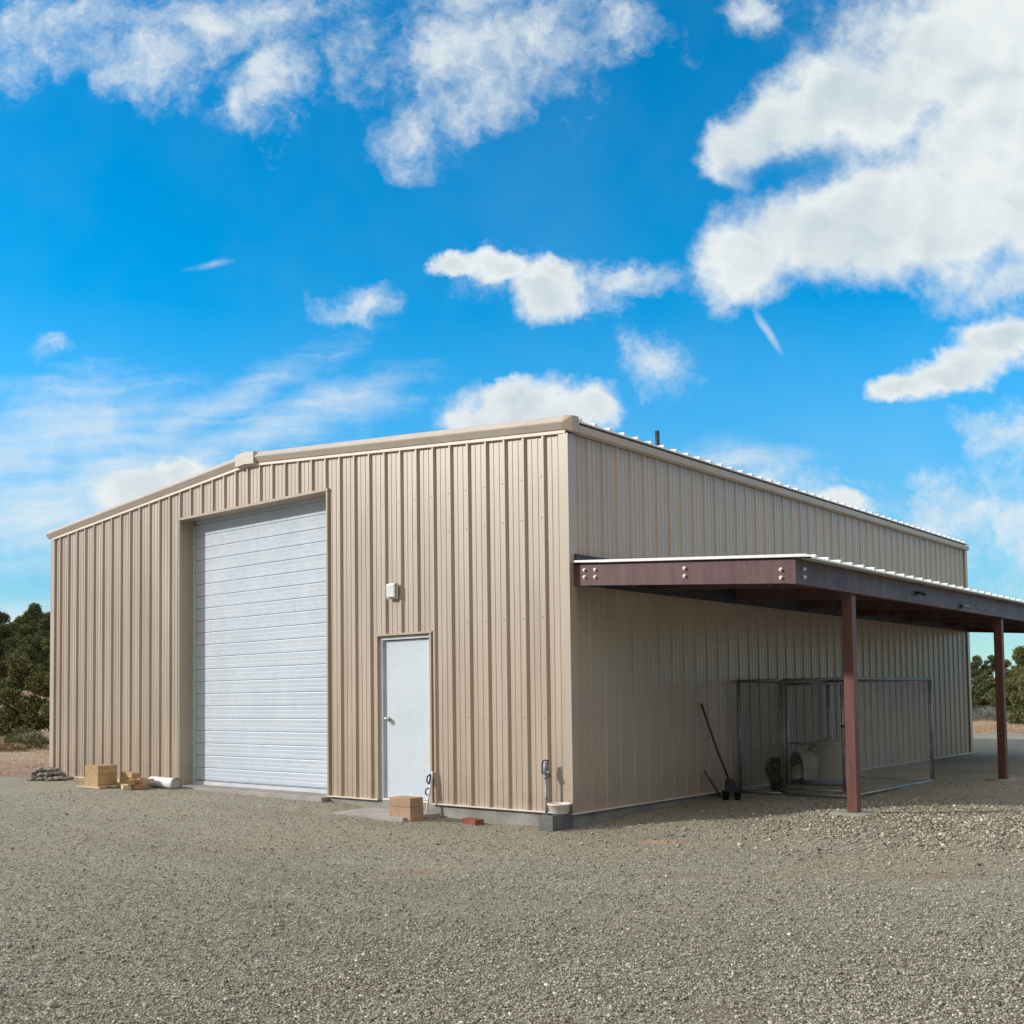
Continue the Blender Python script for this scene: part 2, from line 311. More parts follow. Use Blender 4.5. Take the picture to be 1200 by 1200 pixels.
# ------------------------------------------------------------------ mesh helpers (feet in, metres out)
class MB:
    def __init__(s): s.v = []; s.f = []; s.sm = []
    def add(s, vs, fs, smooth=False):
        o = len(s.v); s.v += [tuple(v) for v in vs]
        for f in fs: s.f.append(tuple(i+o for i in f)); s.sm.append(smooth)
        return s
    def box(s, x0, y0, z0, x1, y1, z1, rot=0, piv=None, tilt=None):
        vs = [(x, y, z) for z in (z0, z1) for y in (y0, y1) for x in (x0, x1)]
        if rot or tilt:
            c = Vector(piv) if piv else Vector(((x0+x1)/2, (y0+y1)/2, z0))
            m = Matrix.Rotation(R(rot), 3, 'Z')
            if tilt: m = m @ Matrix.Rotation(R(tilt[1]), 3, tilt[0])
            vs = [m @ (Vector(v)-c)+c for v in vs]
        return s.add(vs, [(0, 2, 3, 1), (4, 5, 7, 6), (0, 1, 5, 4), (2, 6, 7, 3), (0, 4, 6, 2), (1, 3, 7, 5)])
    def tube(s, pts, r, n=10, cap=True):
        pts = [Vector(p) for p in pts]; rs = r if isinstance(r, (list, tuple)) else [r]*len(pts)
        o = len(s.v); prev = None
        for i, p in enumerate(pts):
            t = (pts[min(i+1, len(pts)-1)]-pts[max(i-1, 0)]).normalized()
            a = Vector((0, 0, 1)) if abs(t.z) < .9 else Vector((1, 0, 0))
            if prev is not None: a = prev
            x = (a-t*a.dot(t)).normalized(); y = t.cross(x); prev = x
            for k in range(n):
                an = 2*math.pi*k/n; s.v.append(tuple(p+(x*math.cos(an)+y*math.sin(an))*rs[i]))
        for i in range(len(pts)-1):
            for k in range(n):
                s.f.append((o+i*n+k, o+i*n+(k+1) % n, o+(i+1)*n+(k+1) % n, o+(i+1)*n+k)); s.sm.append(True)
        if cap:
            s.f.append(tuple(o+k for k in range(n))[::-1]); s.sm.append(False)
            s.f.append(tuple(o+(len(pts)-1)*n+k for k in range(n))); s.sm.append(False)
        return s
    def lathe(s, c, prof, n=24):
        o = len(s.v); cx, cy, cz = c
        for r, z in prof:
            for k in range(n):
                a = 2*math.pi*k/n; s.v.append((cx+r*math.cos(a), cy+r*math.sin(a), cz+z))
        for i in range(len(prof)-1):
            for k in range(n):
                s.f.append((o+i*n+k, o+i*n+(k+1) % n, o+(i+1)*n+(k+1) % n, o+(i+1)*n+k)); s.sm.append(True)
        return s
    def sweep(s, prof, path_a, path_b, close=True, caps=True):
        """prof: list of 3-vectors offsets; extruded from point a to point b"""
        n = len(prof); o = len(s.v); a, b = Vector(path_a), Vector(path_b)
        for q in (a, b):
            for p in prof: s.v.append(tuple(q+Vector(p)))
        for k in range(n if close else n-1):
            s.f.append((o+k, o+(k+1) % n, o+n+(k+1) % n, o+n+k)); s.sm.append(False)
        if caps and close:
            s.f.append(tuple(range(o, o+n))[::-1]); s.sm.append(False); s.f.append(tuple(range(o+n, o+2*n))); s.sm.append(False)
        return s
    def build(s, name, m, parent=None, bevel=0):
        me = bpy.data.meshes.new(name)
        base = Vector((0, 0, 0))
        if parent is not None:
            q = parent
            while q is not None: base += q.location; q = q.parent
        me.from_pydata([(x*FT-base.x, y*FT-base.y, z*FT-base.z) for x, y, z in s.v], [], s.f)
        me.polygons.foreach_set('use_smooth', s.sm)
        me.update()
        import bmesh
        bm = bmesh.new(); bm.from_mesh(me); bmesh.ops.recalc_face_normals(bm, faces=bm.faces)
        if bevel: 
            bmesh.ops.remove_doubles(bm, verts=bm.verts, dist=1e-5)
            es = [e for e in bm.edges if len(e.link_faces) == 2 and e.calc_face_angle(0) > .5]
            bmesh.ops.bevel(bm, geom=es, offset=bevel, segments=2, affect='EDGES', profile=.6)
        bm.to_mesh(me); bm.free()
        me.materials.append(MT[m])
        o = bpy.data.objects.new(name, me); COL.objects.link(o)
        if parent is not None: o.parent = parent
        return o
def tag(o, label=None, cat=None, group=None, kind=None):
    if label: o['label'] = label
    if cat: o['category'] = cat
    if group: o['group'] = group
    if kind: o['kind'] = kind
    return o
def thing(name, loc, label, cat, group=None):
    o = bpy.data.objects.new(name, None); COL.objects.link(o); o.location = Vector(loc)*FT
    o.empty_display_size = .2
    return tag(o, label, cat, group)
def origin(o, loc):
    """move a single-mesh thing's origin to its base"""
    l = Vector(loc)*FT; o.data.transform(Matrix.Translation(-l)); o.location = l; return o

# ------------------------------------------------------------------ terrain
CP = [(-40,0,-.06), (-30,0,-.10), (-26,0,-.15), (-20,0,-.22), (-14,0,-.27), (-9,0,-.50), (-4,0,-.66), (0,0,-.54), (-1,-1,-.58),
      (0,5,-.34), (0,12,-.22), (0,20,-.14), (0,30,-.06), (0,47,-.07), (9,5.2,.02), (10,10,.0), (9,23.6,-.02), (9,42,-.05), (16,14,-.1), (5,3,-.35), (5,12.7,-.22), (5,22,-.12),
      (-36,-2.5,-.06), (-28,-3,-.10), (-45,-6,-.1), (-11,-2.4,-.46), (-6.5,-2,-.54), (-2,-2,-.62), (4,-3,-.62), (12,-4,-.5), (20,0,-.3),
      (-20,-10,-.5), (-10,-12,-.65), (0,-10,-.72), (10,-15,-.75), (20,-15,-.6), (20,-30,-.75), (5,-30,-.8), (-20,-30,-.7), (-50,-25,-.6), (40,-10,-.5), (40,20,-.3),
      (-40,20,0), (-40,47,0), (-20,50,0), (-60,10,0), (-60,40,0), (-20,80,0), (0,80,0), (30,80,-.1), (30,50,-.2), (60,60,0), (-80,0,0), (-70,-30,-.4), (0,110,0), (-40,110,0), (-100,30,.2)]
CPA = np.array(CP)
def gz_arr(x, y):
    x = np.asarray(x, float); y = np.asarray(y, float)
    d2 = (x[..., None]-CPA[:, 0])**2+(y[..., None]-CPA[:, 1])**2
    w = 1/(d2+1.2)**1.5
    z = (w*CPA[:, 2]).sum(-1)/w.sum(-1)
    r = np.hypot(x+20, y-20)
    f = np.clip((r-75)/120, 0, 1)
    z = z*(1-f)
    ang = np.arctan2(-(x+20), y-20)                     # 0 = +y, positive towards -x
    left = np.clip((ang-.55)/.7, 0, 1)*np.clip((2.6-ang)/.6, 0, 1)
    rise = np.clip(r-70, 0, None)
    st_ = np.clip((r-66)/50, 0, 1); z = z+left*(6.2*st_*st_*(3-2*st_)+np.clip(r-115, 0, None)*.012)+(1-left)*(np.clip(r-90, 0, None)*.007)
    z = z+f*(np.sin(x*.045+1.3)*np.cos(y*.038)*.5+np.sin(x*.13+y*.09)*.2)
    return z
def gz(x, y): return float(gz_arr(np.array([x]), np.array([y]))[0])
def grid_mesh(name, xs, ys, zoff, m, keep=None, jitter=0):
    X, Y = np.meshgrid(xs, ys); Z = gz_arr(X, Y)+zoff
    if jitter:
        for i in range(X.shape[0]):
            for j in range(X.shape[1]): Z[i, j] += jitter*(noise.noise((X[i, j]*.9, Y[i, j]*.9, 0))+.5*noise.noise((X[i, j]*2.6, Y[i, j]*2.6, 3)))
    nx, ny = len(xs), len(ys)
    v = np.stack([X, Y, Z], -1).reshape(-1, 3)*FT
    f = [(j*nx+i, j*nx+i+1, (j+1)*nx+i+1, (j+1)*nx+i) for j in range(ny-1) for i in range(nx-1)
         if keep is None or keep((xs[i]+xs[i+1])/2, (ys[j]+ys[j+1])/2)]
    me = bpy.data.meshes.new(name); me.from_pydata(v.tolist(), [], f); me.update()
    me.polygons.foreach_set('use_smooth', [True]*len(f)); me.materials.append(MT[m])
    o = bpy.data.objects.new(name, me); COL.objects.link(o); return o
def stretch(a, b, mid0, mid1, fine, grow=1.25):
    out = list(np.arange(mid0, mid1+.01, fine)); s = fine
    x = mid0
    while x > a: s *= grow; x -= s; out.insert(0, max(x, a))
    s = fine; x = out[-1]
    while x < b: s *= grow; x += s; out.append(min(x, b))
    return np.array(out)
gxs = stretch(-3500, 3500, -150, 80, 3.0); gys = stretch(-3500, 3500, -60, 220, 3.0)
ground = tag(grid_mesh('ground', gxs, gys, -.05, 'dirt'), 'reddish dry dirt ground with pale tufts around the gravel yard', 'ground', kind='structure')
def in_gravel(x, y):
    n = 1.6*noise.noise((x*.22, y*.22, 5))+.6*noise.noise((x*.9, y*.9, 9))
    left = -41.0+n - max(0, (-1.0-y))*.0
    if y < -1.5+n*.3: left = -41-(-1.5-y)*3.2+n
    return left < x < 75+n*3 and -70+n < y < 84+n*1.5 and not (x < -38 and y > 2 and x < left)
xs = np.arange(-150, 80, .5); ys = np.arange(-72, 90, .5)
gravel_yard = tag(grid_mesh('gravel_yard', xs, ys, 0.0, 'gravel', in_gravel, .035), 'grey and olive crushed gravel yard in front of the metal building', 'gravel', kind='structure')

# loose stones: real crushed rock on top of the bed, denser near the camera
def ico():
    import bmesh
    bm = bmesh.new(); bmesh.ops.create_icosphere(bm, subdivisions=1, radius=1)
    v = np.array([q.co[:] for q in bm.verts]); f = np.array([[q.index for q in t.verts] for t in bm.faces]); bm.free(); return v, f
def stones(name, X, Y, size, cols, label, sink=.25):
    n = len(X); v0, f0 = ico(); k = len(v0)
    Z = gz_arr(X, Y)
    a = rng.uniform(0, 2*np.pi, n); ca, sa = np.cos(a), np.sin(a)
    sc = size[:, None]*rng.uniform(.6, 1.25, (n, 3)); sc[:, 2] *= .72
    v = v0[None]*sc[:, None, :]*rng.uniform(.72, 1.22, (n, k, 1))
    t = rng.uniform(-.6, .6, n); ct, st = np.cos(t), np.sin(t)
    vx, vz = v[..., 0]*ct[:, None]+v[..., 2]*st[:, None], -v[..., 0]*st[:, None]+v[..., 2]*ct[:, None]
    vy = v[..., 1]
    x = vx*ca[:, None]-vy*sa[:, None]+X[:, None]*FT; y = vx*sa[:, None]+vy*ca[:, None]+Y[:, None]*FT
    z = vz+(Z*FT+.006+size*sink)[:, None]
    V = np.stack([x, y, z], -1).reshape(-1, 3); Fc = (f0[None]+(np.arange(n)*k)[:, None, None]).reshape(-1, 3)
    me = bpy.data.meshes.new(name); me.vertices.add(len(V)); me.vertices.foreach_set('co', V.ravel())
    me.loops.add(Fc.size); me.loops.foreach_set('vertex_index', Fc.ravel().astype(np.int32))
    me.polygons.add(len(Fc)); me.polygons.foreach_set('loop_start', np.arange(0, Fc.size, 3, dtype=np.int32))
    me.update(calc_edges=True)
    at = me.color_attributes.new('stone', 'FLOAT_COLOR', 'POINT')
    cc = np.ones((n, k, 4)); cc[..., :3] = cols[:, None, :]; at.data.foreach_set('color', cc.ravel())
    me.materials.append(MT['stone'])
    o = bpy.data.objects.new(name, me); COL.objects.link(o); return tag(o, label, 'gravel', kind='stuff')
def stone_cols(n, bright=1.0, X=None, Y=None):
    t = rng.random(n)
    pal = np.array([(.13, .122, .098), (.26, .247, .200), (.37, .352, .285), (.46, .44, .36), (.56, .54, .455), (.72, .70, .62), (.42, .32, .25)])
    pr = np.array([.18, .26, .25, .17, .085, .022, .033]); idx = np.searchsorted(np.cumsum(pr/pr.sum()), t).clip(0, 6)
    c = pal[idx]*rng.uniform(.85, 1.15, (n, 1))*bright*.93
    return np.clip(c, 0, .8)
def fan(n, r0, r1, spread=36, pw=1.0):
    # distance law: constant on-screen density needs count/area ~ 1/r^3
    u = rng.random(n)
    r = (r0**(-pw)+u*(r1**(-pw)-r0**(-pw)))**(-1/pw)
    a = R(YAW)+np.radians(rng.uniform(-spread, spread, n))
    return CAM[0]+r*np.sin(a), CAM[1]+r*np.cos(a), r
X, Y, rr_ = fan(390000, 12, 60, 44, .8)
ok = ~((X < .3) & (X > -40.3) & (Y > -.3)) & (X > -41-np.maximum(0, -1.5-Y)*3)
ok &= ~((X > -11.2) & (X < -6.7) & (Y > -2.6))
X, Y = X[ok], Y[ok]
thin = np.array([noise.noise((x*.10+y*.05, y*.22-x*.10, 2)) for x, y in zip(X, Y)])
pk = np.zeros(len(X))
for (cx_, cy_, rx_, ry_) in PATCH: pk = np.maximum(pk, np.clip(1.2-np.hypot((X-cx_)/rx_, (Y-cy_)/rx_), 0, .45))
ok = rng.random(len(X)) < np.clip(.92+thin*.9, .35, 1)*(1-pk); X, Y = X[ok], Y[ok]
stones('loose_gravel', X, Y, rng.lognormal(math.log(.0055), .33, len(X)), stone_cols(len(X)), 'loose crushed stones covering the gravel yard')
# coarser pale stones round the canopy post and to its right
n = 9000
X = rng.normal(13.0, 4.0, n); Y = rng.normal(5.0, 3.2, n)+ (X-12)*.25
ok = ~((X < 1.5)) & ~((np.abs(X-8.87) < .35) & (np.abs(Y-5.2) < .35))
X, Y = X[ok], Y[ok]
stones('coarse_gravel', X, Y, rng.lognormal(math.log(.0105), .36, len(X)), stone_cols(len(X), 1.0), 'coarser pale stones spread around the foot of the front canopy post')

# ------------------------------------------------------------------ the metal building
WD, LN, EH, RISE = 40.1, 47.5, 14.52, 1.67
B = thing('metal_building', (-20, 23.7, 0), 'tan ribbed metal building with low gable and white roll-up door', 'building')
def profile(a, b, phase, depth=.105):
    """R-panel: major rib each foot with two stiffeners between; list of (t, out)"""
    pts = []
    k0 = int(math.floor(a-phase))-1
    for k in range(k0, int(b-a)+k0+4):
        c = phase+k
        for dt, h in ((-.115, 0), (-.045, depth), (.045, depth), (.115, 0),
                      (.31, 0), (.325, .017), (.375, .017), (.39, 0), (.61, 0), (.625, .017), (.675, .017), (.69, 0)):
            pts.append((c+dt, h))
    pts = [p for p in pts if a < p[0] < b]
    return [(a, 0)]+pts+[(b, 0)]
def wall(name, a, b, phase, top, to3, openings=(), parent=None, mtl='siding', z0=0.0, screws=(), depth=.105):
    mb = MB(); pts = profile(a, b, phase, depth)
    cuts = [o[0] for o in openings]+[o[1] for o in openings]
    def hat(t):
        for (t0, h0), (t1, h1) in zip(pts, pts[1:]):
            if t0 <= t <= t1: return h0+(h1-h0)*(t-t0)/max(t1-t0, 1e-9)
        return 0
    pts = sorted(pts+[(c, hat(c)) for c in cuts])
    for (t0, h0), (t1, h1) in zip(pts, pts[1:]):
        if t1-t0 < 1e-6: continue
        tm = (t0+t1)/2; spans = [(z0, None)]
        for (oa, ob, oz0, oz1) in openings:
            if oa < tm < ob: spans = ([(z0, oz0)] if oz0 > z0 else [])+[(oz1, None)]
        for (s, e) in spans:
            za = top(t0) if e is None else e; zb = top(t1) if e is None else e
            mb.add([to3(t0, h0, s), to3(t1, h1, s), to3(t1, h1, zb), to3(t0, h0, za)], [(0, 1, 2, 3)])
    for z in screws:                                            # screw heads beside each rib
        for k in range(int(a)-2, int(b)+2):
            t = phase+k+.5+.5-.17
            if a+.1 < t < b-.1 and z < top(t)-.5 and not any(oa-.15 < t < ob+.15 and oz0 < z < oz1 for (oa, ob, oz0, oz1) in openings):
                r = .022
                q = [to3(t+dx, hh, z+dz) for dx, dz, hh in ((-r, -r, 0), (r, -r, 0), (r, r, 0), (-r, r, 0), (-r*.6, -r*.6, .03), (r*.6, -r*.6, .03), (r*.6, r*.6, .03), (-r*.6, r*.6, .03))]
                mb.add(q, [(4, 5, 6, 7), (0, 1, 5, 4), (1, 2, 6, 5), (2, 3, 7, 6), (3, 0, 4, 7)])
    return mb.build(name, mtl, parent)
gable = lambda x: EH+RISE*(1-abs(x+WD/2)/(WD/2))
BD = (-26.1, -14.02, 0.0, 14.15)       # big door
DD = (-10.62, -7.34, 0.0, 7.16)        # walk door
wf = wall('wall', -WD, 0, -1.12, gable, lambda t, h, z: (t, -h, z), (BD, DD), B, screws=(3.6, 7.5, 11.4, 13.0))
wf['label'] = 'sunlit gable wall with both doors'
ws = wall('wall', 0, LN, 1.3, lambda t: EH, lambda t, h, z: (h, t, z), (), B, screws=(7.5, 11.4), depth=.07)
ws['label'] = 'shaded long wall beside the canopy'
wall('wall', -WD, 0, -1.12, gable, lambda t, h, z: (t, LN+h, z), (), B)
wall('wall', 0, LN, .8, lambda t: EH, lambda t, h, z: (-WD-h, t, z), (), B)
# unseen dark box added inside so no light leaks through the sheets
m = MB(); m.box(-WD+.3, .95, -.2, -.3, LN-.3, EH-.2); 
m.build('light_block_box', 'darkm', B)
# roof: ribbed sheets running down the slope, ribs each foot along y
def roof_panel(x_ridge, x_eave, z_ridge, z_eave, y0, y1, phase, mtl, parent, name='roof', thick=.05, h=.125):
    mb = MB(); pts = profile(y0, y1, phase, h)
    for (t0, h0), (t1, h1) in zip(pts, pts[1:]):
        mb.add([(x_ridge, t0, z_ridge+h0), (x_ridge, t1, z_ridge+h1), (x_eave, t1, z_eave+h1), (x_eave, t0, z_eave+h0)], [(0, 1, 2, 3)])
        mb.add([(x_ridge, t0, z_ridge-thick), (x_ridge, t1, z_ridge-thick), (x_eave, t1, z_eave-thick), (x_eave, t0, z_eave-thick)], [(3, 2, 1, 0)])
        mb.add([(x_eave, t0, z_eave-thick), (x_eave, t1, z_eave-thick), (x_eave, t1, z_eave+h1), (x_eave, t0, z_eave+h0)], [(0, 1, 2, 3)])
        mb.add([(x_ridge, t0, z_ridge-thick), (x_ridge, t1, z_ridge-thick), (x_ridge, t1, z_ridge+h1), (x_ridge, t0, z_ridge+h0)], [(3, 2, 1, 0)])
    return mb.build(name, mtl, parent)
sl_ = RISE/(WD/2); RO = .50           # roof sheet height above the wall top
roof_panel(-WD/2, .32, EH+RISE+RO, EH+RO-.32*sl_, .05, LN-.05, .5, 'roof', B)
roof_panel(-WD/2, -WD-.32, EH+RISE+RO, EH+RO-.32*sl_, .05, LN-.05, .5, 'roof', B)
m = MB()
m.sweep([(-.55, 0, .09), (0, 0, .16), (.55, 0, .09), (.55, 0, .13), (0, 0, .20), (-.55, 0, .13)], (-WD/2, .0, EH+RISE+RO), (-WD/2, LN, EH+RISE+RO)); m.build('ridge_cap', 'roof', B)
# sculptured rake trim: light upper face, dark face turned under, then a thin bright strip
def rake(xa, za, xb, zb, yd=-1, y0=0):
    m = MB()
    s = lambda y: y0+yd*y
    m.sweep([(0, s(-.12), .60), (0, s(.08), .66), (0, s(.12), .64), (0, s(.30), .40), (0, s(.29), .36), (0, s(.13), .125), (0, s(-.02), .125)], (xa, 0, za), (xb, 0, zb))
    return m
for y0, yd in ((0, -1), (LN, 1)):
    rake(-WD-.42, EH-.42*sl_, -WD/2, EH+RISE, -yd*-1, y0).build('rake_trim', 'rake', B)
    rake(-WD/2+.002, EH+RISE, .0, EH, -yd*-1, y0).build('rake_trim', 'rake', B)
    m = MB(); s = lambda y: y0+yd*y
    m.sweep([(0, s(-.01), -.03), (0, s(.13), -.03), (0, s(.13), .09), (0, s(-.01), .12)], (-WD-.02, 0, EH), (-WD/2, 0, EH+RISE))
    m.sweep([(0, s(-.01), -.03), (0, s(.13), -.03), (0, s(.13), .09), (0, s(-.01), .12)], (-WD/2+.002, 0, EH+RISE), (.01, 0, EH))
    m.build('rake_strip', 'cream', B)
# peak box covering the joint of the two rakes
m = MB()
for sx in (-1, 1):
    m.sweep([(0, .1, .70), (0, -.34, .66), (0, -.345, -.0+.05), (0, .1, .05)], (-WD/2+sx*.75, 0, EH+RISE-.75*sl_), (-WD/2, 0, EH+RISE))
m.build('peak_box', 'rake', B)
# eave trim on the long sides (flat-faced gutter-like fascia) + end caps
for sx, x0 in ((1, 0), (-1, -WD)):
    m = MB()
    m.sweep([(sx*.0, 0, .14), (sx*.12, 0, .12), (sx*.30, 0, .17), (sx*.31, 0, .44), (sx*.27, 0, .455), (0, 0, .455)], (x0, .30, EH-.12), (x0, LN, EH-.12))
    m.build('eave_trim', 'trim', B)
m = MB()
m.add([(-.001, -.32, EH+.34), (.36, -.13, EH+.60), (.36, .32, EH+.62), (.36, .32, EH+.02), (.36, -.13, EH+.0), (.20, -.14, EH+.0), (0, -.32, EH+.12), (0, .32, EH+.62), (0, .32, EH+.02), (0, -.13, EH+.66)],
      [(9, 1, 2, 7), (0, 1, 9), (0, 6, 4, 1), (1, 4, 3, 2), (6, 5, 4), (5, 8, 3, 4), (6, 8, 5), (2, 3, 8, 7)])
m.build('corner_cap', 'trim', B)
# corner trims (L angles)
for (x, y, sx, sy) in ((0, 0, 1, -1), (-WD, 0, -1, -1), (0, LN, 1, 1), (-WD, LN, -1, 1)):
    m = MB(); d = .12; w = .34
    m.add([(x-sx*w, y+sy*.02, 0), (x-sx*w, y+sy*d, 0), (x+sx*d, y+sy*d, 0), (x+sx*d, y-sy*w, 0), (x+sx*.02, y-sy*w, 0)] +
          [(x-sx*w, y+sy*.02, EH-.04), (x-sx*w, y+sy*d, EH-.04), (x+sx*d, y+sy*d, EH-.04), (x+sx*d, y-sy*w, EH-.04), (x+sx*.02, y-sy*w, EH-.04)],
          [(0, 1, 6, 5), (1, 2, 7, 6), (2, 3, 8, 7), (3, 4, 9, 8)])
    m.build('corner_trim', 'siding', B)
# foundation, base trim
m = MB(); m.box(-WD+.02, .0, -2.2, -.02, LN-.02, -.035); m.build('foundation', 'conc', B)
m = MB()
for a, b in ((-WD-.14, BD[0]), (BD[1], DD[0]), (DD[1], .14)): m = MB(); m.box(a, -.155, -.05, b, -.001, -.004); m.build('base_trim', 'cream', B)
m = MB()
m.box(.001, .002, -.05, .155, LN+.1, -.004); m.build('base_trim', 'cream', B); m = MB(); m.box(-WD-.155, .002, -.05, -WD-.001, LN+.1, -.004)
m.build('base_trim', 'cream', B)
# big door opening: returns, header, guides, sill
RD = .86
m = MB()
m.box(BD[0]-.02, -.11, -.03, BD[0]+.03, RD+.1, BD[3]); m.box(BD[1]-.03, -.11, -.03, BD[1]+.02, RD+.1, BD[3])
m.box(BD[0]+.031, -.005, BD[3]-.04, BD[1]-.031, RD+.1, BD[3]+.01)
m.build('door_return', 'siding', B)
m = MB(); m.box(BD[0]-.10, -.15, BD[3]-.03, BD[1]+.12, -.006, BD[3]+.09); m.box(BD[0]-.10, -.13, -.02, BD[0]-.021, -.002, BD[3]-.031); m.box(BD[1]+.021, -.13, -.02, BD[1]+.09, -.002, BD[3]-.031)
m.build('door_trim', 'trim', B)
m = MB(); m.box(BD[0]+.03, -.45, -.30, BD[1]-.03, RD+.4, -.08); m.build('door_sill', 'slab', B)
RDR = bpy.data.objects.new('roll_up_door', None); COL.objects.link(RDR); RDR.parent = B; RDR.location = Vector((-20.06, .9, 0))*FT-B.location
m = MB(); zz = .18; pr = []
while zz < 14.0:
    for dz, o in ((0, .040), (.012, .0), (.030, .004), (.055, .048), (.22, .046), (.235, .040), (.25, .046), (.42, .046), (.435, .040), (.45, .046), (.63, .050)):
        pr.append((zz+dz, o))
    zz += .655
for (z0, o0), (z1, o1) in zip(pr, pr[1:]):
    m.add([(BD[0]+.1, RD-o0, z0), (BD[1]-.1, RD-o0, z0), (BD[1]-.1, RD-o1, z1), (BD[0]+.1, RD-o1, z1)], [(0, 1, 2, 3)])
m.build('curtain', 'doorw', RDR)
m = MB(); m.box(BD[0]+.1, RD-.09, -.045, BD[1]-.1, RD+.02, .15); m.build('bottom_bar', 'frame', RDR)
for a in (BD[0]+.03, BD[1]-.13): m = MB(); m.box(a, RD-.16, -.07, a+.10, RD-.06, 13.9); m.build('guide', 'white', RDR)
# walk door
WDR = bpy.data.objects.new('walk_door', None); COL.objects.link(WDR); WDR.parent = B; WDR.location = Vector((-8.98, .2, 0))*FT-B.location
m = MB(); m.box(DD[0]+.29, .14, .07, DD[1]-.25, .26, DD[3]-.20); m.build('door_panel', 'white', WDR, .004)
m = MB(); m.box(DD[0]+.03, -.0, -.03, DD[0]+.20, .35, DD[3]-.03); m.box(DD[1]-.17, -.0, -.03, DD[1]-.03, .35, DD[3]-.03); m.box(DD[0]+.201, -.0, DD[3]-.17, DD[1]-.171, .35, DD[3]-.03)
m.box(DD[0]+.205, .12, 0, DD[0]+.285, .30, DD[3]-.175); m.box(DD[1]-.245, .12, 0, DD[1]-.172, .30, DD[3]-.175)
m.build('door_frame', 'frame', WDR)
m = MB(); m.box(DD[0]+.205, -.03, -.03, DD[1]-.175, .3, .05); m.build('threshold', 'cream', WDR)
m = MB(); m.box(DD[0]-.07, -.14, -.02, DD[0]+.028, .12, DD[3]); m.box(DD[1]-.028, -.14, -.02, DD[1]+.07, .12, DD[3]); m.box(DD[0]-.12, -.155, DD[3]+.001, DD[1]+.12, .12, DD[3]+.09)
m.build('door_trim', 'trim', B)
m = MB(); hx = -10.12; m.tube([(hx, .14, 3.5), (hx, .10, 3.5)], .105, 16); m.tube([(hx, .10, 3.5), (hx, .03, 3.5), (hx, .0, 3.5), (hx, -.03, 3.5), (hx, -.10, 3.5), (hx, -.13, 3.5)], [.05, .05, .10, .115, .10, .05], 16)
m.build('door_knob', 'chrome', WDR)
m = MB()
for z in (.9, 3.6, 6.2): m = MB(); m.tube([(DD[1]-.20, .11, z), (DD[1]-.20, .11, z+.35)], .035, 8); m.build('hinge', 'frame', WDR)
# vent stack on the roof
m = MB(); vx, vy = -2.2, 9.92
zr = EH+RO+3.2*sl_
m.tube([(vx, vy, zr), (vx, vy, zr+1.5)], .11, 14); m.lathe((vx, vy, zr+.02), [(.42, 0), (.42, .12), (.2, .3), (.14, .45)], 16)
m.build('vent_pipe', 'darkm', B)

# wall lamp above the walk door
L = thing('wall_lamp', (-9.52, -.10, 8.7), 'small white boxed wall lamp above the walk door', 'lamp')
m = MB(); m.box(-9.86, -.22, 8.76, -9.24, -.108, 9.44); m.build('lamp_housing', 'frame', L, .006)
m = MB(); m.box(-9.80, -.33, 8.82, -9.30, -.222, 9.40); m.build('lamp_lens', 'lens', L, .012)
m = MB(); m.box(-9.29, -.31, 8.80, -9.25, -.222, 9.42); m.build('side_rail', 'galv', L)

# ------------------------------------------------------------------ lean-to canopy
CX = 9.17; CL = 47.3
K = thing('lean_to_canopy', (CX/2, 24, 0), 'dark red steel lean-to canopy along the shaded side wall', 'canopy')
zi, zo = 9.42, 8.80
rt = lambda x: zi+(zo-zi)*x/CX
roof_panel(.14, CX+.5, rt(.14)+.10, rt(CX+.5)+.10, .33, CL+.2, .75, 'roof', K, 'canopy_roof', h=.11)
m = MB(); m.sweep([(0, .0, .035), (0, .0, .115), (0, .30, .115), (0, .30, .10), (0, .02, .10), (0, .02, .035)], (.16, .02, rt(.16)+.055), (CX+.5, .02, rt(CX+.5)+.055)); m.build('gable_flashing', 'roof', K)
# channel beams with flanges
def chan_x(y, s, x0, x1, h0=.06, d=.81):
    m = MB()
    m.sweep([(0, 0, -d), (0, 0, 0), (0, .22*s, 0), (0, .22*s, -.03), (0, .03*s, -.03), (0, .03*s, -d+.03), (0, .22*s, -d+.03), (0, .22*s, -d)], (x0, y, rt(x0)+.03), (x1, y, rt(x1)+.03)); return m
chan_x(.17, 1, .10, CX-.002).build('end_beam', 'primer', K)
chan_x(CL, -1, .10, CX-.002).build('end_beam', 'primer', K)
m = MB(); m.sweep([(0, 0, -.80), (0, 0, .01), (-.22, 0, .01), (-.22, 0, -.02), (-.03, 0, -.02), (-.03, 0, -.77), (-.22, 0, -.77), (-.22, 0, -.80)], (CX+.03, .165, rt(CX)+.01), (CX+.03, CL+.05, rt(CX)+.01)); m.build('side_beam', 'primer', K)
m = MB(); m.box(.115, .20, rt(0)-.75, .22, CL, rt(0)+.42); m.build('ledger', 'darkm', K)
for k in range(6):
    yb = 5.2+ (k-0)*7.4
    if yb < CL-1: chan_x(yb, 1, .23, CX-.20, d=.60).build('rafter', 'primer', K)
for xx in (2.3, 4.6, 6.9):
    m = MB(); m.box(xx, .42, rt(xx)-.02-.0, xx+.18, CL-.3, rt(xx)+.035); m.build('purlin', 'primer', K)
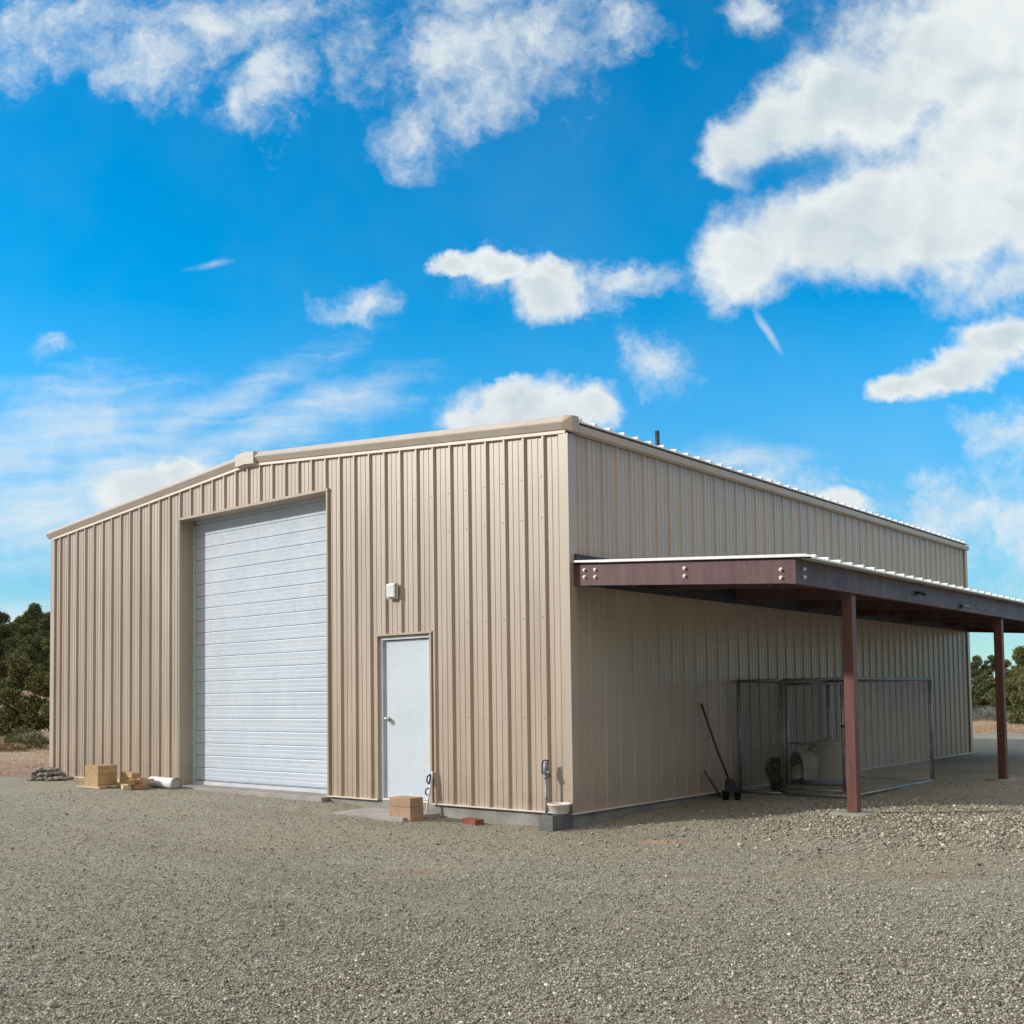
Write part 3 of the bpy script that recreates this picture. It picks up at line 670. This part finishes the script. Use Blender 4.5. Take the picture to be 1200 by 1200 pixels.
for py in (5.2, 23.6, 42.0):
    gp = gz(8.87, py)
    p_ = MB(); p_.box(8.68, py-.19, gp-.15, 9.06, py+.19, rt(CX)-.81); po = p_.build('post', 'post', K, .004)
    q = MB(); q.box(8.55, py-.3, rt(CX)-.809, 9.15, py+.3, rt(CX)-.772); q.build('cap_plate', 'primer', po)
    q = MB(); q.lathe((8.87, py, gp-.3), [(.85, 0), (.84, .32), (.78, .365), (0.01, .37)], 20); q.build('footing', 'conc', K)
def bolt(x, y, z, n):
    m = MB(); d = Vector(n); c = Vector((x, y, z))
    m.tube([c, c+d*.03], .068, 14); m.tube([c+d*.03, c+d*.085], .045, 6); m.build('bolt', 'bolt', K)
for x, o in ((.62, .12), (1.12, .12), (5.0, .14), (8.68, .25)):
    for dz in (0, -.27): bolt(x, .168, rt(x)-.03-o-.04+dz, (0, -1, 0))
for dz in (0, -.27): bolt(CX+.032, .75, rt(CX)-.27+dz, (1, 0, 0))
# small flood fixtures clamped on the side beam
for (py, pz) in ((11.2, 8.42), (16.8, 8.2)):
    f = thing('beam_fitting', (CX+.05, py, pz), 'small black fitting on the canopy beam, the %s one' % ('nearer' if py < 14 else 'farther'), 'light fitting', 'fittings on the canopy side beam')
    m = MB(); m.box(CX+.031, py-.1, pz-.1, CX+.08, py+.1, pz+.1); m.build('bracket', 'darkm', f)
    m = MB(); m.tube([(CX+.08, py, pz), (CX+.2, py+.05, pz), (CX+.30, py+.28, pz-.03)], [.05, .06, .09], 12); m.build('lamp_head', 'galv' if py > 14 else 'black', f)

# ------------------------------------------------------------------ dog kennel
KY0, KY1, KX = 12.6, 22.7, 5.75
KN = thing('dog_kennel', (KX/2, 17.6, -.2), 'chain-link dog kennel of grey tube under the canopy', 'kennel')
kz0, kz1 = -.12, 5.02
def frame(pts, name='frame', r=.062, parent=None):
    m = MB()
    for a, b in zip(pts, pts[1:]+pts[:1]): m.tube([a, b], r, 8)
    return m.build(name, 'galv', parent or KN)
def mesh_panel(o, ux, uz, w, h, parent):
    """woven diamond wires in the plane spanned by ux (horizontal) and z"""
    m = MB(); o = Vector(o); ux = Vector(ux); st = .20; r = .0070
    def seg(a, b):
        a = Vector(a); b = Vector(b); t = (b-a).normalized(); nrm = ux.cross(Vector((0, 0, 1))); s = t.cross(nrm)*r; nn = nrm*r
        i = [a+s, a+nn, a-s, b+s, b+nn, b-s]; m.add(i, [(0, 1, 4, 3), (1, 2, 5, 4), (2, 0, 3, 5)])
    c = -h
    while c < w:
        # rising diagonal u = c + t, z = t
        t0, t1 = max(0, -c), min(h, w-c)
        if t1 > t0: seg(o+ux*(c+t0)+Vector((0, 0, t0)), o+ux*(c+t1)+Vector((0, 0, t1))); seg(o+ux*(c+t0)+Vector((0, 0, h-t0)), o+ux*(c+t1)+Vector((0, 0, h-t1)))
        c += st
    return m.build('chain_link', 'galv', parent)
def panel(a, b, z0, z1, parent=None, name='panel'):
    a3, b3 = Vector((*a, 0)), Vector((*b, 0)); u = (b3-a3).normalized(); w = (b3-a3).length
    fr = frame([(*a, z0), (*b, z0), (*b, z1), (*a, z1)], name, parent=parent)
    mesh_panel((a[0], a[1], z0), u, None, w, z1-z0, fr); return fr
panel((.28, KY0), (2.42, KY0), kz0, kz1)
frame([(2.55, KY0, kz0), (5.62, KY0, kz0), (5.62, KY0, kz1), (2.55, KY0, kz1)], 'door_frame')
G = panel((2.75, KY0), (5.35, KY0), kz0+.22, kz1-.2, name='gate')
m = MB(); m.tube([(2.75, KY0, 2.15), (5.35, KY0, 2.15)], .04, 8); m.build('crossbar', 'galv', G)
m = MB(); m.box(5.3, KY0-.1, 2.9, 5.66, KY0-.04, 3.0); m.tube([(5.48, KY0-.1, 2.95), (5.48, KY0-.28, 2.95)], .03, 6); m.build('latch', 'darkm', G)
panel((KX, KY0+.08), (KX, KY1), kz0+.04, kz1)
panel((.28, KY1), (KX-.1, KY1), kz0+.05, kz1); panel((.26, KY0+.15), (.26, 17.6), kz0, kz1); panel((.26, 17.75), (.26, KY1-.1), kz0+.05, kz1)

# dog house (igloo): dome with arched porch on a blue-grey base
HX, HY = 1.75, 19.0; hz = gz(HX, HY)-.02
DH = thing('dog_house', (HX, HY, hz), 'grey plastic igloo dog house inside the kennel', 'dog house')
m = MB(); m.lathe((HX, HY, hz), [(0.01, .03), (1.40, .03), (1.45, .08), (1.43, .24), (1.33, .30), (0.01, .31)], 32); m.build('base', 'igbase', DH)
m = MB(); n = 40; prof = [(1.30, .30), (1.30, .45), (1.24, .9), (1.13, 1.3), (.95, 1.75), (.72, 2.05), (.40, 2.22), (.02, 2.27)]
oa = R(-128)                             # entrance faces the left front
for (r0, z0), (r1, z1) in zip(prof, prof[1:]):
    for k in range(n):
        a0, a1 = 2*math.pi*k/n, 2*math.pi*(k+1)/n; am = (a0+a1)/2
        dlt = (am-oa+math.pi) % (2*math.pi)-math.pi
        if abs(dlt) < .46 and z1 < 1.35: continue
        rib = lambda a: 1+.012*math.cos(a*10)
        m.add([(HX+r0*rib(a0)*math.cos(a0), HY+r0*rib(a0)*math.sin(a0), hz+z0), (HX+r0*rib(a1)*math.cos(a1), HY+r0*rib(a1)*math.sin(a1), hz+z0),
               (HX+r1*rib(a1)*math.cos(a1), HY+r1*rib(a1)*math.sin(a1), hz+z1), (HX+r1*rib(a0)*math.cos(a0), HY+r1*rib(a0)*math.sin(a0), hz+z1)], [(0, 1, 2, 3)], True)
m.build('dome', 'igloo', DH)
m = MB(); dv = Vector((math.cos(oa), math.sin(oa), 0)); tv = Vector((-dv.y, dv.x, 0)); c0 = Vector((HX, HY, hz+.3))
arch = [(-.72, 0), (-.72, .6), (-.6, .95), (-.35, 1.2), (0, 1.3), (.35, 1.2), (.6, .95), (.72, .6), (.72, 0)]
for (u0, w0), (u1, w1) in zip(arch, arch[1:]):
    for s0, s1 in ((1, 1.12),):
        a = [c0+dv*.8+tv*u0+Vector((0, 0, w0)), c0+dv*.8+tv*u1+Vector((0, 0, w1)), c0+dv*1.7+tv*u1+Vector((0, 0, w1)), c0+dv*1.7+tv*u0+Vector((0, 0, w0))]
        b_ = [c0+dv*.8+tv*u0*1.12+Vector((0, 0, w0*1.08)), c0+dv*.8+tv*u1*1.12+Vector((0, 0, w1*1.08)), c0+dv*1.7+tv*u1*1.12+Vector((0, 0, w1*1.08)), c0+dv*1.7+tv*u0*1.12+Vector((0, 0, w0*1.08))]
        m.add(a+b_, [(0, 1, 2, 3), (4, 7, 6, 5), (3, 2, 6, 7)])
m.build('porch', 'igloo', DH)
# crumpled pale blanket in the doorway
m = MB(); bc = c0+dv*1.4; nu = 12
vs = []; 
for i in range(nu):
    for j in range(nu):
        u, w = i/(nu-1)-.5, j/(nu-1)-.5; e = max(0, 1-(2*u)**2)*max(0, 1-(2*w)**2)
        q = bc+tv*u*1.0+dv*w*1.1; vs.append((q.x, q.y, q.z+.03+.75*e**.6+.12*noise.noise((u*7, w*7, 1))))
m.add(vs, [(i*nu+j, i*nu+j+1, (i+1)*nu+j+1, (i+1)*nu+j) for i in range(nu-1) for j in range(nu-1)], True)
bl = m.build('blanket', 'cloth'); tag(bl, 'crumpled whitish blanket in the dog house entrance', 'blanket'); origin(bl, bc)

# potted bush beside the kennel gate
def pot(x, y, z, r, h, label, name='plant_pot', group=None, leaf=None):
    t = thing(name, (x, y, z), label, 'pot' if leaf is None else 'plant', group)
    m = MB(); m.lathe((x, y, z), [(.01, 0), (r*.78, 0), (r*.97, h*.88), (r*1.06, h*.88), (r*1.06, h), (r*.95, h), (r*.9, h*.8), (.01, h*.8)], 20); m.build('pot', 'black', t); return t
t = pot(1.75, 13.4, gz(1.75, 13.4)-.02, .33, .62, 'dark bushy plant in a black pot left of the kennel gate', 'potted_plant', leaf=1)
m = MB()
for i in range(900):
    a = random.uniform(0, 6.28); zz = random.random(); rad = (.16+.36*math.sin(zz*2.6+.4))*math.sqrt(random.random())
    c = Vector((1.75+rad*math.cos(a), 13.4+rad*math.sin(a), gz(1.75, 13.4)+.55+zz*1.0))
    d = Vector((math.cos(a)*.5, math.sin(a)*.5, random.uniform(.3, 1.2))).normalized(); s = d.cross(Vector((random.uniform(-1, 1), random.uniform(-1, 1), .2))).normalized()
    l, w = random.uniform(.10, .3), .022
    m.add([c-s*w, c+s*w, c+d*l], [(0, 1, 2)])
m.build('foliage', 'pot_leaf', t)
pot(1.10, 9.75, gz(1.1, 9.75)-.01, .17, .42, 'small black nursery pot nearest the leaning tools', group='small black pots by the kennel')
pot(1.58, 9.95, gz(1.58, 9.95)-.01, .16, .38, 'small black nursery pot on the right of the pair', group='small black pots by the kennel')

# tools leaning on the side wall
t = thing('shovel', (.62, 10.9, gz(.62, 10.9)), 'long brown-handled shovel leaning on the side wall by the kennel', 'shovel')
g0 = gz(.9, 10.3)
m = MB(); m.tube([(.17, 9.4, 4.0), (.50, 10.15, 1.9), (.78, 10.62, .62)], .055, 8); m.build('handle', 'handle', t)
m = MB()
vs = [(.72, 10.45, .62), (.96, 10.75, .62), (1.12, 10.95, .05), (1.02, 10.8, g0+.02), (.80, 10.5, g0+.1), (.66, 10.45, .1)]
m.add(vs+[(x+.03, y-.03, z) for x, y, z in vs], [(0, 1, 2, 3, 4, 5), (11, 10, 9, 8, 7, 6)]+[(i, (i+1) % 6, (i+1) % 6+6, i+6) for i in range(6)]); m.build('blade', 'darkm', t)
t = thing('garden_rake', (.5, 10.0, gz(.5, 10)), 'short green-handled rake leaning low on the side wall', 'rake')
m = MB(); m.tube([(.17, 9.55, 1.0), (.55, 10.3, -.18)], .05, 8); m.build('handle', 'gtool', t)
m = MB(); m.box(.3, 10.3, -.30, .9, 10.36, -.22)
for k in range(7): m.tube([(.34+k*.085, 10.33, -.26), (.34+k*.085, 10.22, -.40)], .012, 5)
m.build('rake_head', 'darkm', t)
t = thing('snow_stake', (-7.44, -.15, gz(-7.44, -.4)), 'thin white stake with a black strap leaning beside the walk door', 'stake')
m = MB(); m.tube([(-7.28, -.50, -.55), (-7.19, -.20, 1.33)], .05, 10); m.build('pole', 'pvc', t)
m = MB(); m.tube([(-7.21, -.25, 1.22), (-7.36, -.33, 1.12), (-7.39, -.33, .92), (-7.26, -.35, .82), (-7.22, -.33, .95), (-7.21, -.27, 1.18)], .035, 6)
m.tube([(-7.24, -.37, .66), (-7.37, -.41, .58), (-7.38, -.43, .44), (-7.27, -.42, .36)], .03, 6); m.build('strap', 'black', t)

# ------------------------------------------------------------------ small things along the front
m = MB(); m.box(-11.0, -2.35, -.75, -6.75, -.18, -.375); o = m.build('doorstep_slab', 'slab', None, .006); origin(o, (-8.9, -1.2, -.5)); tag(o, 'thin grey concrete slab lying before the walk door', 'slab')
m = MB()
m.box(-7.75, -2.15, -.55, -6.52, -1.40, .02); m.box(-7.74, -2.14, .028, -6.53, -1.41, .40)
o = m.build('masonry_block', 'box', None, .008); origin(o, (-7.1, -1.8, -.5)); tag(o, 'tan masonry block standing on the slab edge by the walk door', 'block')
m = MB(); m.box(-4.9, -.95, gz(-4.5, -.6)-.02, -3.95, -.52, gz(-4.5, -.6)+.22, -14)
for k in range(3): m.tube([(-4.72+k*.27, -.735-(k-1)*.065, gz(-4.5, -.6)+.2), (-4.72+k*.27, -.735-(k-1)*.065, gz(-4.5, -.6)+.222)], .05, 10)
o = m.build('brick', 'brick', None, .005); origin(o, (-4.4, -.7, -.65)); tag(o, 'single red brick lying in the gravel by the foundation', 'brick')
# hollow concrete block with a bowl on it
zb = gz(-.5, -.6)-.03
m = MB(); bx0, bx1, by0, by1 = -.56, .08, -1.32, -.04
m.box(bx0, by0, zb, bx0+.12, by1, zb+.62); m.box(bx1-.12, by0, zb, bx1, by1, zb+.62)
for a in (by0+.002, (by0+by1)/2-.06, by1-.122): m.box(bx0+.119, a, zb+.002, bx1-.119, a+.12, zb+.618)
o = m.build('cinder_block', 'cblock'); origin(o, (-.5, -.55, zb)); tag(o, 'grey hollow concrete block standing at the building corner', 'block')
m = MB(); m.lathe((-.16, -.60, zb+.622), [(.01, .0), (.33, .0), (.35, .03), (.40, .30), (.46, .33), (.46, .38), (.41, .38), (.36, .32), (.31, .05), (.01, .04)], 30)
o = m.build('bowl', 'bowl'); origin(o, (-.16, -.60, zb+.622)); tag(o, 'pale pinkish dish set on the grey hollow block', 'bowl')
hx, hy = -.92, -.42
t = thing('yard_hydrant', (hx, hy, zb), 'blue-grey yard hydrant on a thin pipe at the building corner', 'hydrant')
m = MB(); m.tube([(hx, hy, zb-.2), (hx, hy, 1.42)], .058, 12); m.tube([(hx, hy, .52), (hx, hy, .58)], .072, 12); m.tube([(hx, hy, 1.30), (hx, hy, 1.42)], .085, 8); m.build('riser_pipe', 'shovel', t)
m = MB(); m.tube([(hx, hy, 1.40), (hx, hy, 1.52), (hx, hy, 1.66), (hx, hy, 1.84), (hx, hy, 1.90)], [.075, .115, .125, .105, .04], 12)
m.tube([(hx+.06, hy-.02, 1.56), (hx+.16, hy-.05, 1.53), (hx+.20, hy-.06, 1.46)], [.055, .052, .048], 10); m.build('hydrant_head', 'shovel', t)
m = MB(); m.tube([(hx+.20, hy-.06, 1.47), (hx+.205, hy-.062, 1.36)], .06, 10); m.build('spout_nut', 'bark', t)
m = MB(); m.tube([(hx+.12, hy, 1.95), (hx-.02, hy, 1.99), (hx-.15, hy, 1.95), (hx-.185, hy, 1.80), (hx-.185, hy, 1.52), (hx-.15, hy, 1.46)], .032, 8); m.tube([(hx+.10, hy, 1.94), (hx+.04, hy, 1.80)], .03, 8); m.build('lever_handle', 'darkm', t)

# timber offcuts and pipe left of the roll-up door
def board(cx, cy, z, l, w, h, rot, mtl, label, cat='board', group=None, name='board', tilt=None):
    m = MB(); m.box(cx-l/2, cy-w/2, z, cx+l/2, cy+w/2, z+h, rot, (cx, cy, z), tilt); o = m.build(name, mtl, None, .004); origin(o, (cx, cy, z)); return tag(o, label, cat, group)
def g0(x, y): return gz(x, y)+.02
board(-28.95, -2.95, g0(-28.5, -3)+.10, 1.12, 1.15, 1.08, 6, 'wood', 'large squared timber block, the biggest piece by the wall', 'timber block', name='timber_block')
board(-29.2, -3.35, g0(-28.5, -3.2), 2.1, .45, .10, 3, 'woodp', 'pale flat board pushed under the large timber block')
board(-32.4, -1.35, g0(-33, -1.6), 4.6, .42, .12, -3, 'woodo', 'orange-brown board lying flat between the stones and timber block')
board(-32.2, -.55, g0(-32, -.5)+.02, 5.2, .30, .13, -1, 'woodp', 'long whitish board lying tight along the wall foot')
zz = g0(-27, -2.2)
GR = 'timber offcuts beside the large block'
board(-27.4, -2.05, zz, 1.9, .46, .26, 12, 'wood', 'lowest rear offcut of the small timber stack', 'timber', GR, 'timber_offcut')
board(-27.2, -2.55, zz, 1.5, .42, .22, -24, 'woodp', 'pale offcut jutting forward at the stack foot', 'timber', GR, 'timber_offcut')
board(-27.5, -1.95, zz+.27, 1.7, .44, .25, 6, 'wood', 'middle offcut of the small timber stack', 'timber', GR, 'timber_offcut')
board(-26.75, -2.45, zz+.24, .95, .30, .26, -38, 'wood', 'short end piece lying across the stack', 'timber', GR, 'timber_offcut')
board(-27.75, -1.95, zz+.53, 1.45, .50, .27, -8, 'wood', 'topmost offcut of the small timber stack', 'timber', GR, 'timber_offcut')
board(-26.35, -2.35, zz, .8, .32, .22, 30, 'woodo', 'darker short offcut at the right end of the stack', 'timber', GR, 'timber_offcut')
board(-26.7, -1.75, zz+.27, .9, .26, .2, 52, 'woodp', 'small pale offcut leaning over the back of the stack', 'timber', GR, 'timber_offcut')
t = thing('white_pipe', (-26.0, -.75, g0(-26, -.75)), 'white plastic pipe lying right of the timber stack', 'pipe')
a, b_ = Vector((-27.5, -.85, g0(-26, -.75)+.28)), Vector((-25.1, -.95, g0(-26, -.75)+.27))
m = MB(); m.tube([a, b_], .28, 24, False); m.tube([a, b_], .25, 24, False); m.build('pipe_wall', 'pvc', t)
m = MB(); m.tube([b_-Vector((.12, 0, 0)), b_+Vector((.05, 0, 0))], [.295, .295], 24, False); m.tube([b_-Vector((.02, 0, 0)), b_+Vector((.02, 0, 0))], .25, 24); m.build('end_cap', 'igloo', t)

# stones piled at the far left corner
import bmesh
def rock(x, y, z, sx, sy, sz, rot, seed, lab):
    bm = bmesh.new(); bmesh.ops.create_icosphere(bm, subdivisions=3, radius=1)
    for v in bm.verts:
        n = noise.noise(v.co*1.3+Vector((seed*7.1, 0, 0)))*.45+noise.noise(v.co*3.1+Vector((seed*3, 5, 0)))*.16
        v.co *= 1+n; v.co.z = max(-.75, min(.75, v.co.z)); v.co = Vector((v.co.x*sx, v.co.y*sy, v.co.z*sz))*FT
    me = bpy.data.meshes.new('flat_stone'); bm.to_mesh(me); bm.free(); me.materials.append(MT['rock'])
    o = bpy.data.objects.new('flat_stone', me); COL.objects.link(o); o.location = Vector((x, y, z))*FT; o.rotation_euler = (random.uniform(-.15, .15), random.uniform(-.15, .15), R(rot))
    return tag(o, lab, 'stone', 'stones piled at the left corner')
zr0 = gz(-37, -1.5); i = 0
for lay, (cnt, rad, hz_) in enumerate(((11, 1.15, .12), (7, .75, .38), (4, .4, .62))):
    for k in range(cnt):
        a = 6.283*k/cnt+lay*.5; q = rad*random.uniform(.55, 1.0)
        rock(-37.0+q*1.25*math.cos(a), -1.75+q*.85*math.sin(a), zr0+hz_*.9, random.uniform(.28, .48), random.uniform(.22, .36), random.uniform(.13, .2), random.uniform(0, 180), i, ('grey stone in the bottom course of the corner pile', 'grey stone in the middle course of the corner pile', 'grey stone on top of the corner pile')[lay]); i += 1

# ------------------------------------------------------------------ trees and brush
def tree_mesh(kind, seed, h=14, w=11):
    rs = np.random.default_rng(seed); lobes = []
    nl = 30
    for i in range(nl):
        t = i/(nl-1); z = h*(.10+.84*t) 
        env = w*.5*(math.sin(math.pi*min(1, (t*.78+.22)))**.65)
        a = rs.uniform(0, 6.28); rr = env*rs.uniform(.15, .85)
        lobes.append((rr*math.cos(a), rr*math.sin(a), z, rs.uniform(.85, 1.7)*(w/11)*(1.15-.45*t), rs.uniform(.6, 1.0)))
    cs = []; 
    for (x, y, z, r, q) in lobes:
        n = int(620*r*r)
        d = rs.normal(size=(n, 3)); d /= np.linalg.norm(d, axis=1)[:, None]; rad = r*rs.random(n)**.35*rs.uniform(.75, 1.12, n)
        p = d*rad[:, None]*np.array([1, 1, .78])+np.array([x, y, z]); cs.append((p, d))
    p = np.concatenate([c[0] for c in cs]); d = np.concatenate([c[1] for c in cs]); n = len(p)
    k = p[:, 2] > .35; p = p[k]; d = d[k]; n = len(p)
    out = d+rs.normal(size=(n, 3))*.6+np.array([0, 0, .35]); out /= np.linalg.norm(out, axis=1)[:, None]
    sd_ = np.cross(out, rs.normal(size=(n, 3))); sd_ /= np.linalg.norm(sd_, axis=1)[:, None]
    L_ = rs.uniform(.16, .36, n)[:, None]; w_ = rs.uniform(.045, .095, n)[:, None]
    V = np.stack([p-sd_*w_, p+sd_*w_, p+out*L_+sd_*w_*.3, p+out*L_*.6-sd_*w_*1.2], 1).reshape(-1, 3)*FT
    f = np.arange(n*4).reshape(-1, 4)
    me = bpy.data.meshes.new('crown'); me.from_pydata(V.tolist(), [], f.tolist()); me.materials.append(MT['leaf1' if kind == 0 else 'leaf2'])
    tb = MB(); tb.tube([(0, 0, -.6), (.1, .05, h*.2), (-.1, .2, h*.5), (.1, .1, h*.85)], [w*.045, w*.036, w*.022, .05], 10)
    for (x, y, z, r, q) in lobes[::2]:
        z0 = max(.4, z*.55); tb.tube([(0, .1, z0), (x*.5, y*.5, (z0+z)/2+.2), (x, y, z)], [w*.014, w*.009, .03], 6)
    tr = tb.build('trunk', 'bark')
    return me, tr
protos = []
for kd, sdv, hh, ww in ((0, 1, 15, 12), (1, 2, 12.5, 12), (0, 3, 17, 13), (1, 5, 10, 11)):
    me, tr = tree_mesh(kd, sdv, hh, ww); trm = tr.data; bpy.data.objects.remove(tr); protos.append((me, trm))
def at(px, dist):
    """ground point seen at picture column px, dist feet away (bearing only)"""
    d = Fw+R2*((px-PX)/FPX)-U2*((820-PY)/FPX); q = Vector((d.x, d.y)).normalized()*dist
    return CAM[0]+q.x, CAM[1]+q.y
def tree(px, dist, k, s, label, group, rot=None):
    x, y = at(px, dist); z = gz(x, y)-.1
    t = thing('pinyon_tree' if k in (0, 2) else 'juniper_tree', (x, y, z), label, 'tree', group)
    t.scale = (s, s, s*random.uniform(.95, 1.05)); t.rotation_euler = (0, 0, rot if rot is not None else random.uniform(0, 6.28))
    for nm, me in (('crown', protos[k][0]), ('trunk', protos[k][1])):
        o = bpy.data.objects.new(nm, me); COL.objects.link(o); o.parent = t
GL = 'trees left of the building'; GRR = 'trees right of the building'
tree(70, 128, 3, 1.28, 'olive green tree touching the left edge of the building', GL)
tree(-2, 184, 0, .86, 'dark pinyon at the left picture edge', GL)
tree(40, 196, 2, .84, 'dark tall pinyon just left of the building roof corner', GL)
tree(26, 228, 1, 1.12, 'middle tree between the two dark pinyons on the left', GL)
tree(-40, 190, 2, .9, 'dark pinyon just outside the left picture edge', GL)
tree(72, 240, 0, 1.1, 'pinyon mostly hidden behind the left building corner', GL)
tree(58, 168, 0, .80, 'round pinyon behind the near juniper at the left building edge', GL)
tree(14, 212, 3, 1.25, 'low spreading juniper filling the gap between the left pinyons', GL)
tree(34, 262, 0, 1.2, 'far pinyon on the rise above the low left juniper', GL)
tree(-15, 260, 0, 1.25, 'distant pinyon at the left on the rise', GL)
tree(1146, 215, 0, .72, 'dark pinyon just right of the rear building corner', GRR)
tree(1163, 250, 2, .70, 'distant pinyon hidden partly by the second canopy post', GRR)
tree(1198, 188, 1, .86, 'broad olive juniper at the right picture edge', GRR)
tree(1215, 150, 3, .8, 'low juniper nearest the right picture edge', GRR)
tree(1180, 225, 1, .82, 'juniper standing right behind the second canopy post', GRR)
tree(1125, 240, 1, .84, 'juniper mostly hidden by the rear building corner', GRR)
tree(1240, 210, 0, .85, 'pinyon beyond the right picture edge', GRR)
tree(1105, 255, 3, 1.1, 'low juniper behind the rear building corner, screened by the wall', GRR)
tree(1300, 200, 1, .95, 'first juniper past the right picture edge', GRR)
tree(1370, 225, 2, .85, 'tall pinyon past the right picture edge', GRR)
tree(1450, 190, 0, .8, 'farthest right pinyon past the picture edge', GRR)
# sage and dead brush clumps
def brush(px, dist, r, h, mtl, name, label, cat='shrub', n=900, group=None):
    x, y = at(px, dist); z = gz(x, y); m = MB()
    for i in range(n):
        a = random.uniform(0, 6.28); q = r*math.sqrt(random.random()); ht = h*(1-.6*(q/r)**2)*random.random()
        c = Vector((x+q*math.cos(a), y+q*math.sin(a), z+ht)); d = Vector((math.cos(a)*.6, math.sin(a)*.6, random.uniform(.2, 1))).normalized()
        s = d.cross(Vector((random.uniform(-1, 1), random.uniform(-1, 1), .3))).normalized(); m.add([c-s*.05, c+s*.05, c+d*random.uniform(.2, .45)], [(0, 1, 2)])
    for k in range(5):
        a = random.uniform(0, 6.28); m.tube([(x, y, z-.1), (x+r*.5*math.cos(a), y+r*.5*math.sin(a), z+h*.6)], [.05, .02], 5)
    o = m.build(name, mtl); origin(o, (x, y, z)); return tag(o, label, cat, group)
brush(1143, 168, 4.2, 2.2, 'sage', 'sagebrush', 'blue-grey low brush right of the rear building corner', n=2200)
brush(1160, 178, 3.0, 1.7, 'sage', 'sagebrush', 'blue-grey low brush left of the second canopy post', n=1500)
brush(30, 116, 1.9, 2.2, 'leaf2', 'scrub_bush', 'small yellow-green bush below the left trees', n=1400)
brush(10, 112, 1.5, .7, 'straw', 'dry_brush', 'low tan dry brush at the left picture edge', n=900)
brush(1192, 160, 2.4, 1.3, 'sage', 'sagebrush', 'small grey brush below the right edge juniper', n=900)
# dry bunch grass and tufts beyond the gravel: uncountable
m = MB()
for i in range(2600):
    if i % 2: px, ds = random.uniform(-60, 64), random.uniform(74, 230)
    else: px, ds = random.uniform(1110, 1260), random.uniform(118, 260)
    x, y = at(px, ds)
    if in_gravel(x, y) or (x > -41 and x < 10 and 0 < y < 84): continue
    z = gz(x, y)-.05; hh = random.uniform(.1, .38)
    for k in range(6):
        a = random.uniform(0, 6.28); l = .18*random.random()
        m.add([(x+l*math.cos(a)-.03, y+l*math.sin(a), z), (x+l*math.cos(a)+.03, y+l*math.sin(a), z), (x+(l+.18)*math.cos(a), y+(l+.18)*math.sin(a), z+hh)], [(0, 1, 2)])
tag(m.build('dry_grass', 'straw'), 'pale dry bunch grass on the dirt beyond the gravel', 'grass', kind='stuff')
